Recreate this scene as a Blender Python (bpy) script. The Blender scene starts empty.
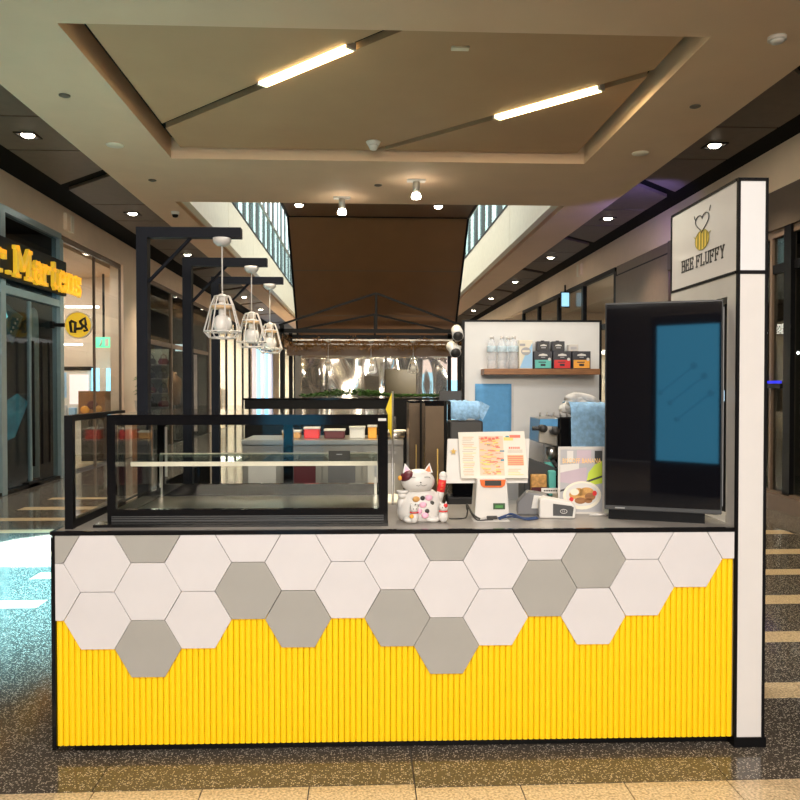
import bpy, bmesh, math, random
from mathutils import Vector, Matrix
random.seed(7)
S = bpy.context.scene
COL = S.collection
PI = math.pi

# ------------------------------------------------------------------ camera
cd = bpy.data.cameras.new('camera'); cam = bpy.data.objects.new('camera', cd); COL.objects.link(cam)
cd.sensor_width = 36.0; cd.lens = 36.0 * 780 / 800; cd.clip_start = 0.05; cd.clip_end = 300
cam.location = (0, 0, 1.63)
cam.rotation_euler = (PI / 2 - 0.01795, 0, -0.0474)
S.camera = cam
# ------------------------------------------------------------------ exposure, world, big lights
S.view_settings.view_transform = 'Standard'; S.view_settings.look = 'None'
S.view_settings.gamma = 1.0; S.view_settings.use_curve_mapping = False
S.view_settings.exposure = 0.15
w = bpy.data.worlds.new('world'); S.world = w; w.use_nodes = True
bg = w.node_tree.nodes['Background']; bg.inputs[0].default_value = (1.0, 0.95, 0.88, 1); bg.inputs[1].default_value = 0.22

def area(name, loc, size, energy, color, rot=(0, 0, 0), sy=None, spread=PI):
    l = bpy.data.lights.new(name, 'AREA'); l.energy = energy; l.color = color
    l.shape = 'RECTANGLE'; l.size = size; l.size_y = sy or size; l.spread = spread
    o = bpy.data.objects.new(name, l); COL.objects.link(o); o.location = loc; o.rotation_euler = rot
    return o
def spot(name, loc, target, energy, color, angle=70, blend=.5, r=.05):
    l = bpy.data.lights.new(name, 'SPOT'); l.energy = energy; l.color = color
    l.spot_size = math.radians(angle); l.spot_blend = blend; l.shadow_soft_size = r
    o = bpy.data.objects.new(name, l); COL.objects.link(o); o.location = loc
    o.rotation_euler = (Vector(target) - Vector(loc)).to_track_quat('-Z', 'Y').to_euler()
    return o
WARM = (1, .83, .62); COOL = (.55, .93, 1.0); NEUT = (1, .96, .93)
area('front_fill', (0.2, -1.0, 4.48), 3.6, 285, NEUT, sy=2.6)  # two unseen fill lights added overhead to light the kiosk front
area('front_fill', (0.2, -5.5, 4.48), 3.6, 230, NEUT, sy=2.4)
area('soffit_fill', (0.2, -8.6, 3.95), 9, 820, (1, .88, .72), rot=(PI / 2, 0, 0), sy=1.0)  # unseen fill added behind the camera for the soffit and kiosk front
area('atrium_skylight', (0.2, 24, 12.5), 7, 3600, (1, .97, .90), sy=22)
spot('floor_patch_spot', (-2.9, 8.6, 4.5), (-3.0, 8.0, 0), 26000, (.72, .94, 1.0), 21, .12)  # narrow spot added to make the bright daylight patch on the left floor
spot('floor_patch_spot', (-3.3, 6.6, 4.5), (-3.0, 6.6, 0), 10500, (.24, .76, 1.0), 66, 1.0)  # wide spot added for the cyan tint around that patch
spot('bench_fill', (-.6, 5.4, 4.5), (-.45, 6.0, 1.0), 260, WARM, 60, .8)  # added to brighten the rear bench seen through the case; no fixture there
for yy in (4.6, 5.6): spot('kiosk_downlight', (0.35, yy, 4.5), (0.6, yy, .9), 165, (1, .92, .8), 100, .8)
spot('violet_wash', (4.75, 11.4, 4.0), (4.4, 13.0, 4.8), 130, (.30, .26, 1.0), 90, 1)
spot('violet_wash', (5.0, 12.6, 3.9), (5.5, 15, 4.15), 80, (.45, .35, 1.0), 80, 1)

# ------------------------------------------------------------------ materials
def mat(name, col, rough=.5, metal=0., var=.06, scale=8., emit=None, es=0., bump=0., coat=0., alpha=1., spec=.5, stretch=None):
    m = bpy.data.materials.new(name); m.use_nodes = True; nt = m.node_tree; b = nt.nodes['Principled BSDF']
    tc = nt.nodes.new('ShaderNodeTexCoord'); no = nt.nodes.new('ShaderNodeTexNoise'); no.inputs['Scale'].default_value = scale
    src = tc.outputs['Object']
    if stretch:
        mp = nt.nodes.new('ShaderNodeMapping'); mp.inputs['Scale'].default_value = stretch; nt.links.new(src, mp.inputs[0]); src = mp.outputs[0]
    no.inputs['Detail'].default_value = 5
    nt.links.new(src, no.inputs['Vector'])
    r = nt.nodes.new('ShaderNodeValToRGB'); c = Vector(col[:3])
    r.color_ramp.elements[0].position = .3; r.color_ramp.elements[1].position = .7
    r.color_ramp.elements[0].color = (*[max(0, x * (1 - var)) for x in c], 1)
    r.color_ramp.elements[1].color = (*[min(1, x * (1 + var)) for x in c], 1)
    nt.links.new(no.outputs[0], r.inputs[0]); nt.links.new(r.outputs[0], b.inputs['Base Color'])
    b.inputs['Roughness'].default_value = rough; b.inputs['Metallic'].default_value = metal
    b.inputs['Specular IOR Level'].default_value = spec
    b.inputs['Coat Weight'].default_value = coat; b.inputs['Alpha'].default_value = alpha
    if emit: b.inputs['Emission Color'].default_value = (*emit, 1); b.inputs['Emission Strength'].default_value = es
    if bump:
        bp = nt.nodes.new('ShaderNodeBump'); bp.inputs['Strength'].default_value = bump; bp.inputs['Distance'].default_value = .01
        nt.links.new(no.outputs[0], bp.inputs['Height']); nt.links.new(bp.outputs[0], b.inputs['Normal'])
    return m
def glass(name, tint=(1, 1, 1), base=.05, rough=.0, k=.9, p=4):
    m = bpy.data.materials.new(name); m.use_nodes = True; nt = m.node_tree; nt.nodes.clear()
    o = nt.nodes.new('ShaderNodeOutputMaterial'); t = nt.nodes.new('ShaderNodeBsdfTransparent'); g = nt.nodes.new('ShaderNodeBsdfGlossy')
    t.inputs[0].default_value = (*tint, 1); g.inputs['Roughness'].default_value = rough
    lw = nt.nodes.new('ShaderNodeLayerWeight'); lw.inputs[0].default_value = .5
    pw = nt.nodes.new('ShaderNodeMath'); pw.operation = 'POWER'; pw.inputs[1].default_value = p
    ma = nt.nodes.new('ShaderNodeMath'); ma.operation = 'MULTIPLY_ADD'; ma.inputs[1].default_value = k; ma.inputs[2].default_value = base
    ma.use_clamp = True
    mx = nt.nodes.new('ShaderNodeMixShader')
    nt.links.new(lw.outputs['Facing'], pw.inputs[0]); nt.links.new(pw.outputs[0], ma.inputs[0]); nt.links.new(ma.outputs[0], mx.inputs[0])
    nt.links.new(t.outputs[0], mx.inputs[1]); nt.links.new(g.outputs[0], mx.inputs[2]); nt.links.new(mx.outputs[0], o.inputs[0])
    return m
def terrazzo(name, base, chip, dens, rough, scale=70, chip2=None):
    m = bpy.data.materials.new(name); m.use_nodes = True; nt = m.node_tree; b = nt.nodes['Principled BSDF']
    geo = nt.nodes.new('ShaderNodeNewGeometry')
    v = nt.nodes.new('ShaderNodeTexVoronoi'); v.inputs['Scale'].default_value = scale; v.inputs['Randomness'].default_value = 1
    n = nt.nodes.new('ShaderNodeTexNoise'); n.inputs['Scale'].default_value = scale * 1.6
    nt.links.new(geo.outputs['Position'], v.inputs['Vector']); nt.links.new(geo.outputs['Position'], n.inputs['Vector'])
    sp = nt.nodes.new('ShaderNodeSeparateColor'); nt.links.new(v.outputs['Color'], sp.inputs[0])
    gt = nt.nodes.new('ShaderNodeMath'); gt.operation = 'LESS_THAN'; gt.inputs[1].default_value = dens; nt.links.new(sp.outputs[0], gt.inputs[0])
    lt = nt.nodes.new('ShaderNodeMath'); lt.operation = 'LESS_THAN'; lt.inputs[1].default_value = .42; nt.links.new(v.outputs['Distance'], lt.inputs[0])
    mu = nt.nodes.new('ShaderNodeMath'); mu.operation = 'MULTIPLY'; nt.links.new(gt.outputs[0], mu.inputs[0]); nt.links.new(lt.outputs[0], mu.inputs[1])
    r = nt.nodes.new('ShaderNodeValToRGB'); r.color_ramp.elements[0].color = (*[x * .6 for x in base], 1); r.color_ramp.elements[1].color = (*[x * 1.5 for x in base], 1)
    r.color_ramp.elements[0].position = .3; r.color_ramp.elements[1].position = .7
    nt.links.new(n.outputs[0], r.inputs[0])
    mx = nt.nodes.new('ShaderNodeMix'); mx.data_type = 'RGBA'; mx.inputs['B'].default_value = (*chip, 1)
    nt.links.new(mu.outputs[0], mx.inputs['Factor']); nt.links.new(r.outputs[0], mx.inputs['A']); nt.links.new(mx.outputs['Result'], b.inputs['Base Color'])
    b.inputs['Roughness'].default_value = rough
    return m
def emis(name, col, s):
    return mat(name, col, .6, emit=col, es=s, var=.02)
M = {}
M['terrazzo'] = terrazzo('dark_terrazzo', (.075, .064, .052), (.50, .44, .36), .42, .12, 125)
M['beige_stone'] = terrazzo('beige_terrazzo', (.60, .46, .28), (.42, .32, .19), .12, .2, 60)
M['grout'] = mat('grout', (.05, .045, .04), .8)
M['soffit'] = mat('soffit_paint', (.72, .51, .345), .75, var=.03, scale=2)
M['soffit_panel'] = mat('tray_panel', (.48, .30, .17), .7, var=.03, scale=2)
M['darkpanel'] = mat('brown_ceiling_panel', (.13, .095, .07), .55, var=.08)
M['black'] = mat('black_gap', (.004, .004, .004), .7, spec=.05)
M['wallbeige'] = mat('wall_beige', (.80, .63, .47), .6, var=.03, scale=3)
M['walldark'] = mat('wall_dark_brown', (.10, .075, .055), .5)
M['brownpanel'] = mat('escalator_brown', (.15, .073, .03), .42, var=.06, scale=3)
M['tile_white'] = mat('tile_white', (.665, .645, .66), .42, var=.03, scale=5)
M['tile_grey'] = mat('tile_grey', (.37, .36, .335), .45, var=.04, scale=5)
M['yellow'] = mat('yellow_slat', (1.0, .64, .002), .45, var=.01, scale=3)
M['blackmetal'] = mat('black_metal', (.005, .005, .006), .4, var=.1, spec=.12)
M['portal'] = mat('charcoal_steel', (.010, .012, .018), .5, var=.1, spec=.08)
M['gloss_black'] = mat('gloss_black', (.006, .006, .007), .08, var=.1, spec=.35)
M['worktop'] = mat('grey_worktop', (.30, .275, .25), .3, var=.06, scale=14)
M['pylon_white'] = mat('lightbox_acrylic', (.66, .66, .67), .28, var=.01, emit=(1, .98, .98), es=.10)
M['pylon_low'] = mat('pylon_laminate', (.70, .68, .67), .3, var=.015)
M['sign_white'] = mat('sign_acrylic', (.72, .68, .64), .10, var=.01, emit=(1, .96, .92), es=.04)
M['ink'] = mat('black_ink', (.03, .028, .026), .5)
M['bee_yellow'] = mat('bee_yellow', (.85, .62, .10), .45)
M['bee_stripe'] = mat('bee_stripe', (.33, .27, .03), .45)
M['screen'] = mat('television_glass', (.004, .004, .006), .03, var=.05, spec=1.0)
M['white'] = mat('white_paint', (.68, .66, .63), .4, var=.02)
M['offwhite'] = mat('offwhite_plastic', (.60, .57, .53), .38, var=.03)
M['partition'] = mat('partition_white', (.74, .745, .73), .5, var=.02)
M['wood'] = mat('timber', (.30, .13, .045), .45, var=.25, scale=6, stretch=(2, 14, 14))
M['palewood'] = mat('pale_timber', (.72, .50, .28), .5, var=.12, stretch=(6, 6, 1))
M['steel'] = mat('stainless', (.55, .53, .50), .28, metal=1, var=.05, stretch=(1, 1, 20))
M['steeldull'] = mat('dull_steel', (.42, .40, .37), .4, metal=.7, var=.08)
M['chrome'] = mat('chrome_sheet', (.85, .80, .73), .12, metal=.86, var=.02)
M['bronze'] = mat('bronze_panel', (.10, .065, .035), .3, metal=.4, var=.1)
M['blue_cloth'] = mat('blue_cloth', (.30, .52, .76), .9, var=.22, scale=40, bump=.6)
M['blue_paper'] = mat('blue_sheet', (.12, .36, .66), .8, var=.06, scale=30, bump=.2)
M['white_cloth'] = mat('white_cloth', (.66, .65, .63), .9, var=.08, scale=30, bump=.5)
M['red'] = mat('red', (.72, .03, .03), .45); M['orange_red'] = mat('orange_trim', (.80, .16, .03), .4)
M['orange'] = mat('orange', (.95, .42, .05), .5); M['teal'] = mat('teal', (.13, .55, .48), .5); M['navy'] = mat('navy_card', (.018, .02, .032), .4)
M['skyblue'] = mat('sky_blue', (.35, .62, .88), .5); M['maroon'] = mat('maroon', (.10, .012, .02), .5); M['pink'] = mat('pink', (.85, .45, .60), .5)
M['yellowcloth'] = mat('yellow_flag', (.95, .70, .03), .7); M['green'] = mat('leaf_green', (.06, .16, .025), .6, var=.3)
M['lime'] = mat('lime', (.55, .68, .06), .5); M['tan'] = mat('waffle_tan', (.62, .33, .10), .6, var=.25, scale=60); M['cream'] = mat('cream', (.82, .76, .62), .5)
M['paper'] = mat('paper', (.76, .71, .62), .7, var=.03); M['lilac'] = mat('lilac_grey', (.52, .42, .48), .6); M['greycard'] = mat('grey_card', (.42, .42, .44), .6)
M['lcd'] = mat('lcd_green', (.04, .09, .04), .3); M['lcd_on'] = emis('lcd_digits', (.10, .35, .08), .05)
M['gold'] = mat('gold', (.75, .5, .15), .3, metal=1); M['darkgrey'] = mat('dark_grey_plastic', (.05, .052, .055), .4); M['midgrey'] = mat('mid_grey', (.16, .16, .17), .45)
M['bluecable'] = mat('blue_cable', (.03, .06, .16), .5)
M['bluesteel'] = mat('anodised_frame', (.30, .42, .47), .3, metal=.6, var=.04)
M['mullion'] = mat('brown_mullion', (.16, .11, .08), .4)
M['signyellow'] = mat('sign_yellow', (.90, .56, .03), .4, emit=(1, .6, .04), es=.35)
M['glass'] = glass('clear_glass', (.97, .99, .98), .03); M['doorglass'] = glass('thin_door_glass', (.97, .98, .97), .0, k=.2); M['caseglass'] = glass('case_glass', (.96, .97, .96), .008, k=.5)
M['shopglass'] = glass('shop_glass', (.92, .95, .95), .02, k=.30); M['darkglass'] = glass('dark_shop_glass', (.70, .75, .76), .015, k=.2)
M['balglass'] = glass('balustrade_glass', (.80, .90, .89), .06, k=.4)
M['bottle'] = mat('bottle_plastic', (.85, .88, .92), .1, alpha=.38, var=.1, scale=60)
M['globe'] = mat('opal_globe', (.80, .78, .74), .25, var=.02, emit=(1, .95, .88), es=.05)
M['lamp_warm'] = emis('lamp_warm', (1, .80, .38), 9); M['lamp_white'] = emis('lamp_white', (1, .90, .72), 30); M['tube_white'] = emis('tube_white', (1, .97, .9), 6)
M['blue_led'] = emis('blue_led', (.25, .68, 1.0), 2.2); M['cyan_reflection'] = emis('cyan_reflection', (.30, .85, .85), 1.3); M['blue_line'] = emis('blue_line', (.01, .02, .8), .9)
M['exitgreen'] = emis('exit_green', (.12, .75, .4), 1.2); M['totem'] = emis('totem_screen', (.05, .30, .50), 3.6); M['totem_dim'] = emis('totem_marks', (.04, .24, .41), 3.2)
M['shopwhite'] = mat('shop_white', (.80, .74, .64), .6); M['poster_blue'] = emis('poster_blue', (.35, .72, .95), .9); M['poster_pink'] = emis('poster_pale', (.85, .72, .68), .8)
M['upwin'] = emis('upper_window', (.84, .95, .95), 1.2)
M['fascia'] = mat('fascia_cream', (.80, .74, .58), .35, var=.04)
M['tinsel'] = mat('tinsel', (.24, .11, .025), .3, metal=.6, var=.8, scale=60)
M['charcoal_wall'] = mat('charcoal_wall', (.06, .058, .055), .6)

# ------------------------------------------------------------------ mesh building
class MB:
    def __init__(s): s.v = []; s.f = []; s.m = []; s.smooth = []
    def add(s, vs, fs, mi=0, sm=False):
        n = len(s.v); s.v += [tuple(p) for p in vs]; s.f += [[n + i for i in f] for f in fs]; s.m += [mi] * len(fs); s.smooth += [sm] * len(fs); return s
    def box(s, x0, x1, y0, y1, z0, z1, mi=0, bev=0.):
        if bev:
            bm = bmesh.new(); bmesh.ops.create_cube(bm, size=1)
            for q in bm.verts: q.co = Vector(((x0 + x1) / 2 + q.co.x * (x1 - x0), (y0 + y1) / 2 + q.co.y * (y1 - y0), (z0 + z1) / 2 + q.co.z * (z1 - z0)))
            bmesh.ops.bevel(bm, geom=bm.edges[:], offset=bev, segments=2, affect='EDGES', profile=.5)
            s.bm(bm, mi); return s
        v = [(x, y, z) for z in (z0, z1) for y in (y0, y1) for x in (x0, x1)]
        return s.add(v, [(0, 2, 3, 1), (4, 5, 7, 6), (0, 1, 5, 4), (2, 6, 7, 3), (0, 4, 6, 2), (1, 3, 7, 5)], mi)
    def bm(s, bm, mi=0, sm=False):
        bm.verts.ensure_lookup_table(); bm.verts.index_update()
        s.add([v.co for v in bm.verts], [[v.index for v in f.verts] for f in bm.faces], mi, sm); bm.free(); return s
    def prism(s, pts, axis, a, b, mi=0, bev=0.):
        # polygon pts (2D) extruded along axis from a to b; axis x:(y,z) y:(x,z) z:(x,y)
        def P(p, t): return {'x': (t, p[0], p[1]), 'y': (p[0], t, p[1]), 'z': (p[0], p[1], t)}[axis]
        n = len(pts); v = [P(p, a) for p in pts] + [P(p, b) for p in pts]
        f = [list(range(n)), list(range(2 * n - 1, n - 1, -1))] + [(i, i + n, (i + 1) % n + n, (i + 1) % n) for i in range(n)]
        bm = bmesh.new(); vs = [bm.verts.new(q) for q in v]
        for q in f: bm.faces.new([vs[i] for i in q])
        bmesh.ops.recalc_face_normals(bm, faces=bm.faces[:])
        if bev: bmesh.ops.bevel(bm, geom=bm.edges[:], offset=bev, segments=2, affect='EDGES', profile=.5)
        return s.bm(bm, mi)
    def tube(s, path, r, n=8, mi=0, closed=False, sm=True):
        path = [Vector(p) for p in path]; rings = []; N = len(path); prev = None
        for i, p in enumerate(path):
            if closed: t = path[(i + 1) % N] - path[i - 1]
            else: t = path[min(i + 1, N - 1)] - path[max(i - 1, 0)]
            t = t.normalized() if t.length > 1e-9 else Vector((0, 0, 1))
            if prev is None: u = t.orthogonal().normalized()
            else:
                u = prev - t * prev.dot(t); u = u.normalized() if u.length > 1e-6 else t.orthogonal().normalized()
            prev = u; w_ = t.cross(u); rr = r[i] if isinstance(r, (list, tuple)) else r
            rings.append([p + (u * math.cos(2 * PI * k / n) + w_ * math.sin(2 * PI * k / n)) * rr for k in range(n)])
        v = [q for ring in rings for q in ring]; f = []
        for i in range(N if closed else N - 1):
            j = (i + 1) % N
            for k in range(n): f.append((i * n + k, i * n + (k + 1) % n, j * n + (k + 1) % n, j * n + k))
        if not closed: f += [list(range(n))[::-1], [(N - 1) * n + k for k in range(n)]]
        return s.add(v, f, mi, sm)
    def bar(s, a, b, r, n=4, mi=0): return s.tube([a, b], r, n, mi, sm=n > 6)
    def lathe(s, prof, c=(0, 0, 0), n=24, mi=0, sx=1, sy=1, sm=True):
        v = []; f = []
        for (r, z) in prof:
            for k in range(n): v.append((c[0] + r * sx * math.cos(2 * PI * k / n), c[1] + r * sy * math.sin(2 * PI * k / n), c[2] + z))
        for i in range(len(prof) - 1):
            for k in range(n): f.append((i * n + k, i * n + (k + 1) % n, (i + 1) * n + (k + 1) % n, (i + 1) * n + k))
        f += [list(range(n))[::-1], [(len(prof) - 1) * n + k for k in range(n)]]
        return s.add(v, f, mi, sm)
    def ell(s, c, r, mi=0, seg=16, rot=None):
        bm = bmesh.new(); bmesh.ops.create_uvsphere(bm, u_segments=seg, v_segments=max(6, seg * 2 // 3), radius=1)
        R = rot or Matrix()
        for q in bm.verts: q.co = Vector(c) + (R.to_3x3() @ Vector((q.co.x * r[0], q.co.y * r[1], q.co.z * r[2])))
        return s.bm(bm, mi, True)
    def quad(s, a, b, c, d, mi=0): return s.add([a, b, c, d], [(0, 1, 2, 3)], mi)
    def mesh(s, name, mats):
        me = bpy.data.meshes.new(name); me.from_pydata(s.v, [], s.f)
        for m in (mats if isinstance(mats, (list, tuple)) else [mats]): me.materials.append(M[m] if isinstance(m, str) else m)
        me.polygons.foreach_set('material_index', s.m); me.polygons.foreach_set('use_smooth', s.smooth); me.update(); return me
    def build(s, name, mats, parent=None, loc=None, label=None):
        o = bpy.data.objects.new(name, s.mesh(name, mats)); COL.objects.link(o)
        if parent is not None: o.parent = parent
        if loc is not None: o.location = loc
        if label: o['label'] = label
        return o
def B(*a, **k): return MB().box(*a, **k)
KM = Matrix.Translation((-1.3501, 3.4652, 0)) @ Matrix.Rotation(-0.016, 4, 'Z')       # the kiosk's own frame: x along the front, y inwards
def tag(o, label, cat=None, group=None, kind=None):
    o['label'] = label
    if cat: o['category'] = cat
    if group: o['group'] = group
    if kind: o['kind'] = kind
    return o
def thing(name, label, cat, loc=(0, 0, 0), rz=0., group=None, k=True):
    o = bpy.data.objects.new(name, None); COL.objects.link(o); o.empty_display_size = .05
    o.matrix_world = (KM if k else Matrix()) @ Matrix.Translation(loc) @ Matrix.Rotation(rz, 4, 'Z')
    return tag(o, label, cat, group)
def solo(mb, name, mats, label, cat, loc=(0, 0, 0), rz=0., group=None, k=True):
    o = mb.build(name, mats); o.matrix_world = (KM if k else Matrix()) @ Matrix.Translation(loc) @ Matrix.Rotation(rz, 4, 'Z')
    return tag(o, label, cat, group)
def struct(mb, name, mats, label, parent=None):
    o = mb.build(name, mats, parent)
    if parent is None: tag(o, label, kind='structure')
    return o
def copy_tree(o, parent=None):
    c = o.copy(); COL.objects.link(c); c.parent = parent
    for ch in o.children: copy_tree(ch, c)
    return c
def dup_at(o, loc, rz=0., k=True, label=None, group=None, scale=1.):
    c = copy_tree(o); c.matrix_world = (KM if k else Matrix()) @ Matrix.Translation(loc) @ Matrix.Rotation(rz, 4, 'Z') @ Matrix.Scale(scale, 4)
    if label: c['label'] = label
    if group: c['group'] = group
    return c
def text_mesh(body, size, ext, offset=0., spacing=1.):
    cu = bpy.data.curves.new('t', 'FONT'); cu.body = body; cu.size = size; cu.extrude = ext; cu.offset = offset; cu.space_character = spacing; cu.resolution_u = 3
    o = bpy.data.objects.new('t', cu); COL.objects.link(o); dg = bpy.context.evaluated_depsgraph_get(); dg.update()
    me = bpy.data.meshes.new_from_object(o.evaluated_get(dg)); bpy.data.objects.remove(o); bpy.data.curves.remove(cu)
    return me
def text(name, body, size, ext, m, parent, mtx, offset=0., spacing=1., width=None):
    me = text_mesh(body, size, ext, offset, spacing); xs = [v.co.x for v in me.vertices]; x0, x1 = min(xs), max(xs)
    sc = width / (x1 - x0) if width else 1
    for v in me.vertices: v.co.x = (v.co.x - x0) * sc
    me.materials.clear(); me.materials.append(M[m]); o = bpy.data.objects.new(name, me); COL.objects.link(o); o.parent = parent; o.matrix_local = mtx
    return o
FACE_FRONT = Matrix(((1, 0, 0, 0), (0, 0, -1, 0), (0, 1, 0, 0), (0, 0, 0, 1)))     # text plane facing -y
FACE_XPOS = Matrix(((0, 0, 1, 0), (1, 0, 0, 0), (0, 1, 0, 0), (0, 0, 0, 1)))       # facing +x, reading along +y
FACE_XNEG = Matrix(((0, 0, -1, 0), (-1, 0, 0, 0), (0, 1, 0, 0), (0, 0, 0, 1)))     # facing -x, reading along -y
T = Matrix.Translation

# ================================================================== THE SETTING
ZS = 4.53
fl = struct(B(-16, 16, -9, 75, -.3, -.006), 'floor', 'grout', 'dark terrazzo mall floor with beige stone stripes')
def pslab(x0, x1, y0, y1, s0=0., s1=0.):      # a floor slab whose left / right ends may lean by s over its depth
    mb = MB(); g = .0025
    return mb.prism([(x0 + g, y0 + g), (x1 - g, y0 + g), (x1 + s1 - g, y1 - g), (x0 + s0 + g, y1 - g)], 'z', -.03, 0)
slabs = {}
def put_slab(x0, x1, y0, y1, m, s0=0., s1=0.):
    key = (round(x1 - x0, 3), round(y1 - y0, 3), m, s0, s1)
    if key not in slabs: slabs[key] = pslab(0, x1 - x0, 0, y1 - y0, s0, s1).mesh('slab', m)
    o = bpy.data.objects.new('beige_tile' if m == 'beige_stone' else 'terrazzo_slab', slabs[key]); COL.objects.link(o); o.parent = fl; o.location = (x0, y0, 0)
XL, XM, XR = -5.3, .21, 5.4
def dark_row(y0, y1, x0, x1):
    if y1 - y0 < .01: return
    xs = [x0] + [.21 + 1.3 * k for k in range(-6, 7) if x0 + .25 < .21 + 1.3 * k < x1 - .25] + [x1]
    for i in range(len(xs) - 1): put_slab(xs[i], xs[i + 1], y0, y1, 'terrazzo')
def lay(x0, x1, stripes):
    prev = 1.4
    for (y0, y1, a, b) in stripes:
        dark_row(prev, y0, x0, x1)
        if a - x0 > .05: dark_row(y0, y1, x0, a)
        xs = [a] + [-.22 + .43 * k for k in range(-12, 14) if a + .15 < -.22 + .43 * k < b - .15] + [b]
        for i in range(len(xs) - 1): put_slab(xs[i], xs[i + 1], y0, y1, 'beige_stone')
        if x1 - b > .05: dark_row(y0, y1, b, x1)
        prev = y1
    dark_row(prev, 12.6, x0, x1)
lay(XL, XM, [(2.90, 3.16, XL, XM), (4.95, 5.16, -5.3, -3.2), (5.82, 6.04, XL, -2.40), (6.70, 6.94, -2.82, XM), (7.62, 7.84, XL, XM), (8.82, 9.02, XL, XM), (9.61, 9.83, XL, XM), (10.45, 10.71, -4.55, XM), (11.40, 11.60, -4.53, XM)])
lay(XM, XR, [(2.90, 3.13, XM, XR), (3.95, 4.16, XM, XR), (4.82, 5.03, XM, XR), (5.67, 5.91, XM, XR), (6.55, 6.75, XM, XR), (7.36, 7.58, XM, XR), (8.36, 8.59, XM, 4.75)])
far = B(XL, XR, 12.6, 74, -.03, 0).build('terrazzo_field', 'terrazzo', fl)
B(XL, XR, -8.9, 1.4, -.03, 0).build('terrazzo_field', 'terrazzo', fl)

# soffit with the recessed tray
c = MB()
c.box(-3.48, 3.95, -9, 6.41, ZS, 4.95); c.box(-3.48, -2.44, 6.41, 10.12, ZS, 4.95); c.box(2.89, 3.95, 6.41, 10.12, ZS, 4.95)
c.box(-3.48, 3.95, 10.12, 12.48, ZS, 4.95)
ceil = struct(c, 'ceiling', 'soffit', 'beige plaster soffit with a recessed rectangular tray')
B(-2.44, 2.89, 6.41, 10.12, 4.80, 4.95).build('tray_back', 'black', ceil)
# tray panels: three pieces parted by the two 45 degree slots
g = .085; ZP0, ZP1 = 4.655, 4.72
MB().prism([(-2.31, 6.42), (.52 - g, 6.42), (-2.31, 9.25 - g)], 'z', ZP0, ZP1).build('tray_panel', 'soffit_panel', ceil)
MB().prism([(.52 + g, 6.42), (2.78, 6.42), (2.78, 7.47 - g), (.20 - g, 10.06), (-2.31, 10.06), (-2.31, 9.25 + g)], 'z', ZP0, ZP1).build('tray_panel', 'soffit_panel', ceil)
MB().prism([(2.78, 7.47 + g), (2.78, 10.06), (.20 + g, 10.06)], 'z', ZP0, ZP1).build('tray_panel', 'soffit_panel', ceil)
# side strips of the soffit past the tray, with the moulding next to the void
for (n, xa, xb, ra, rb) in (('left', -3.48, -2.75, -2.95, -2.83), ('right', 3.05, 3.95, 3.13, 3.25)):
    c = MB(); c.box(xa, ra if n == 'left' else ra, 12.485, 60, ZS, 4.86) if False else None
    lo, hi = (xa, xb)
    c.box(lo, min(ra, rb), 12.485, 60, ZS, 4.95); c.box(max(ra, rb), hi, 12.485, 60, ZS, 4.95); c.box(min(ra, rb), max(ra, rb), 12.485, 60, ZS + .07, 4.95)
    struct(c, 'trim_1' if n == 'left' else 'trim_2', 'soffit', f'beige soffit strip under the upper walkway on the {n} of the void')
# side aisle ceilings
for sgn, side, xo, xi, wx, base in ((-1, 'left', -3.5, -4.72, -5.6, 10.06), (1, 'right', 3.97, 5.06, 5.8, 10.05)):
    bx = sorted((xo, wx)); back = struct(B(bx[0], bx[1], -9, 62, 4.83, 4.95), 'ceiling_aisle_' + side, 'black', f'dark brown panelled aisle ceiling along the {side} shops')
    a, b = sorted((xo, xi)); z0, z1 = 4.78, 4.829
    for k in range(-4, 9):
        cy = base + 4.46 * k
        def pan(y0, y1, s0=0., s1=0.):    # the y edges at the inner (soffit) side may be shifted by the 45 degree bar
            pts = [(xo, y0 + s0), (xi, y0), (xi, y1), (xo, y1 + s1)]
            MB().prism(pts, 'z', z0, z1).build('ceiling_panel', 'darkpanel', back)
        dd = abs(xo - xi) * .95
        pan(cy - .68, cy + .62); pan(cy + .66, cy + 2.44, 0, -dd); pan(cy + 2.78, cy + 3.74, -dd, 0)
# recessed downlights, side aisles
dl = None
names = {-1: 'left', 1: 'right'}
for sgn, x in ((-1, -4.2), (1, 4.6)):
    for k in range(0, 6):
        y = 10.06 + 4.46 * k
        t = thing('downlight', f'small square downlight in the dark {names[sgn]} aisle ceiling, number {k + 1} from the front', 'downlight', (x, y, 4.78), 0, 'aisle downlights', k=False)
        if dl is None:
            f_ = MB(); f_.box(-.13, .13, -.13, -.10, -.014, 0); f_.box(-.13, .13, .10, .13, -.014, 0); f_.box(-.13, -.10, -.10, .10, -.014, 0); f_.box(.10, .13, -.10, .10, -.014, 0)
            dl = (f_.mesh('rim', 'blackmetal'), MB().lathe([(.001, -.03), (.05, -.028), (.075, -.012), (.08, 0)], n=16).mesh('lens', 'lamp_white'))
        for me, nm in zip(dl, ('rim', 'lens')):
            o = bpy.data.objects.new(nm, me); COL.objects.link(o); o.parent = t
        t['label'] = f'square downlight in the dark {names[sgn]} aisle ceiling, ' + ['nearest', 'second nearest', 'third nearest', 'fourth nearest', 'fifth nearest', 'farthest'][k] + ' of its row'
        if k < 4: spot('downlight_beam', (x, y, 4.72), (x, y, 0), 230, WARM, 100, .7)
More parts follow.
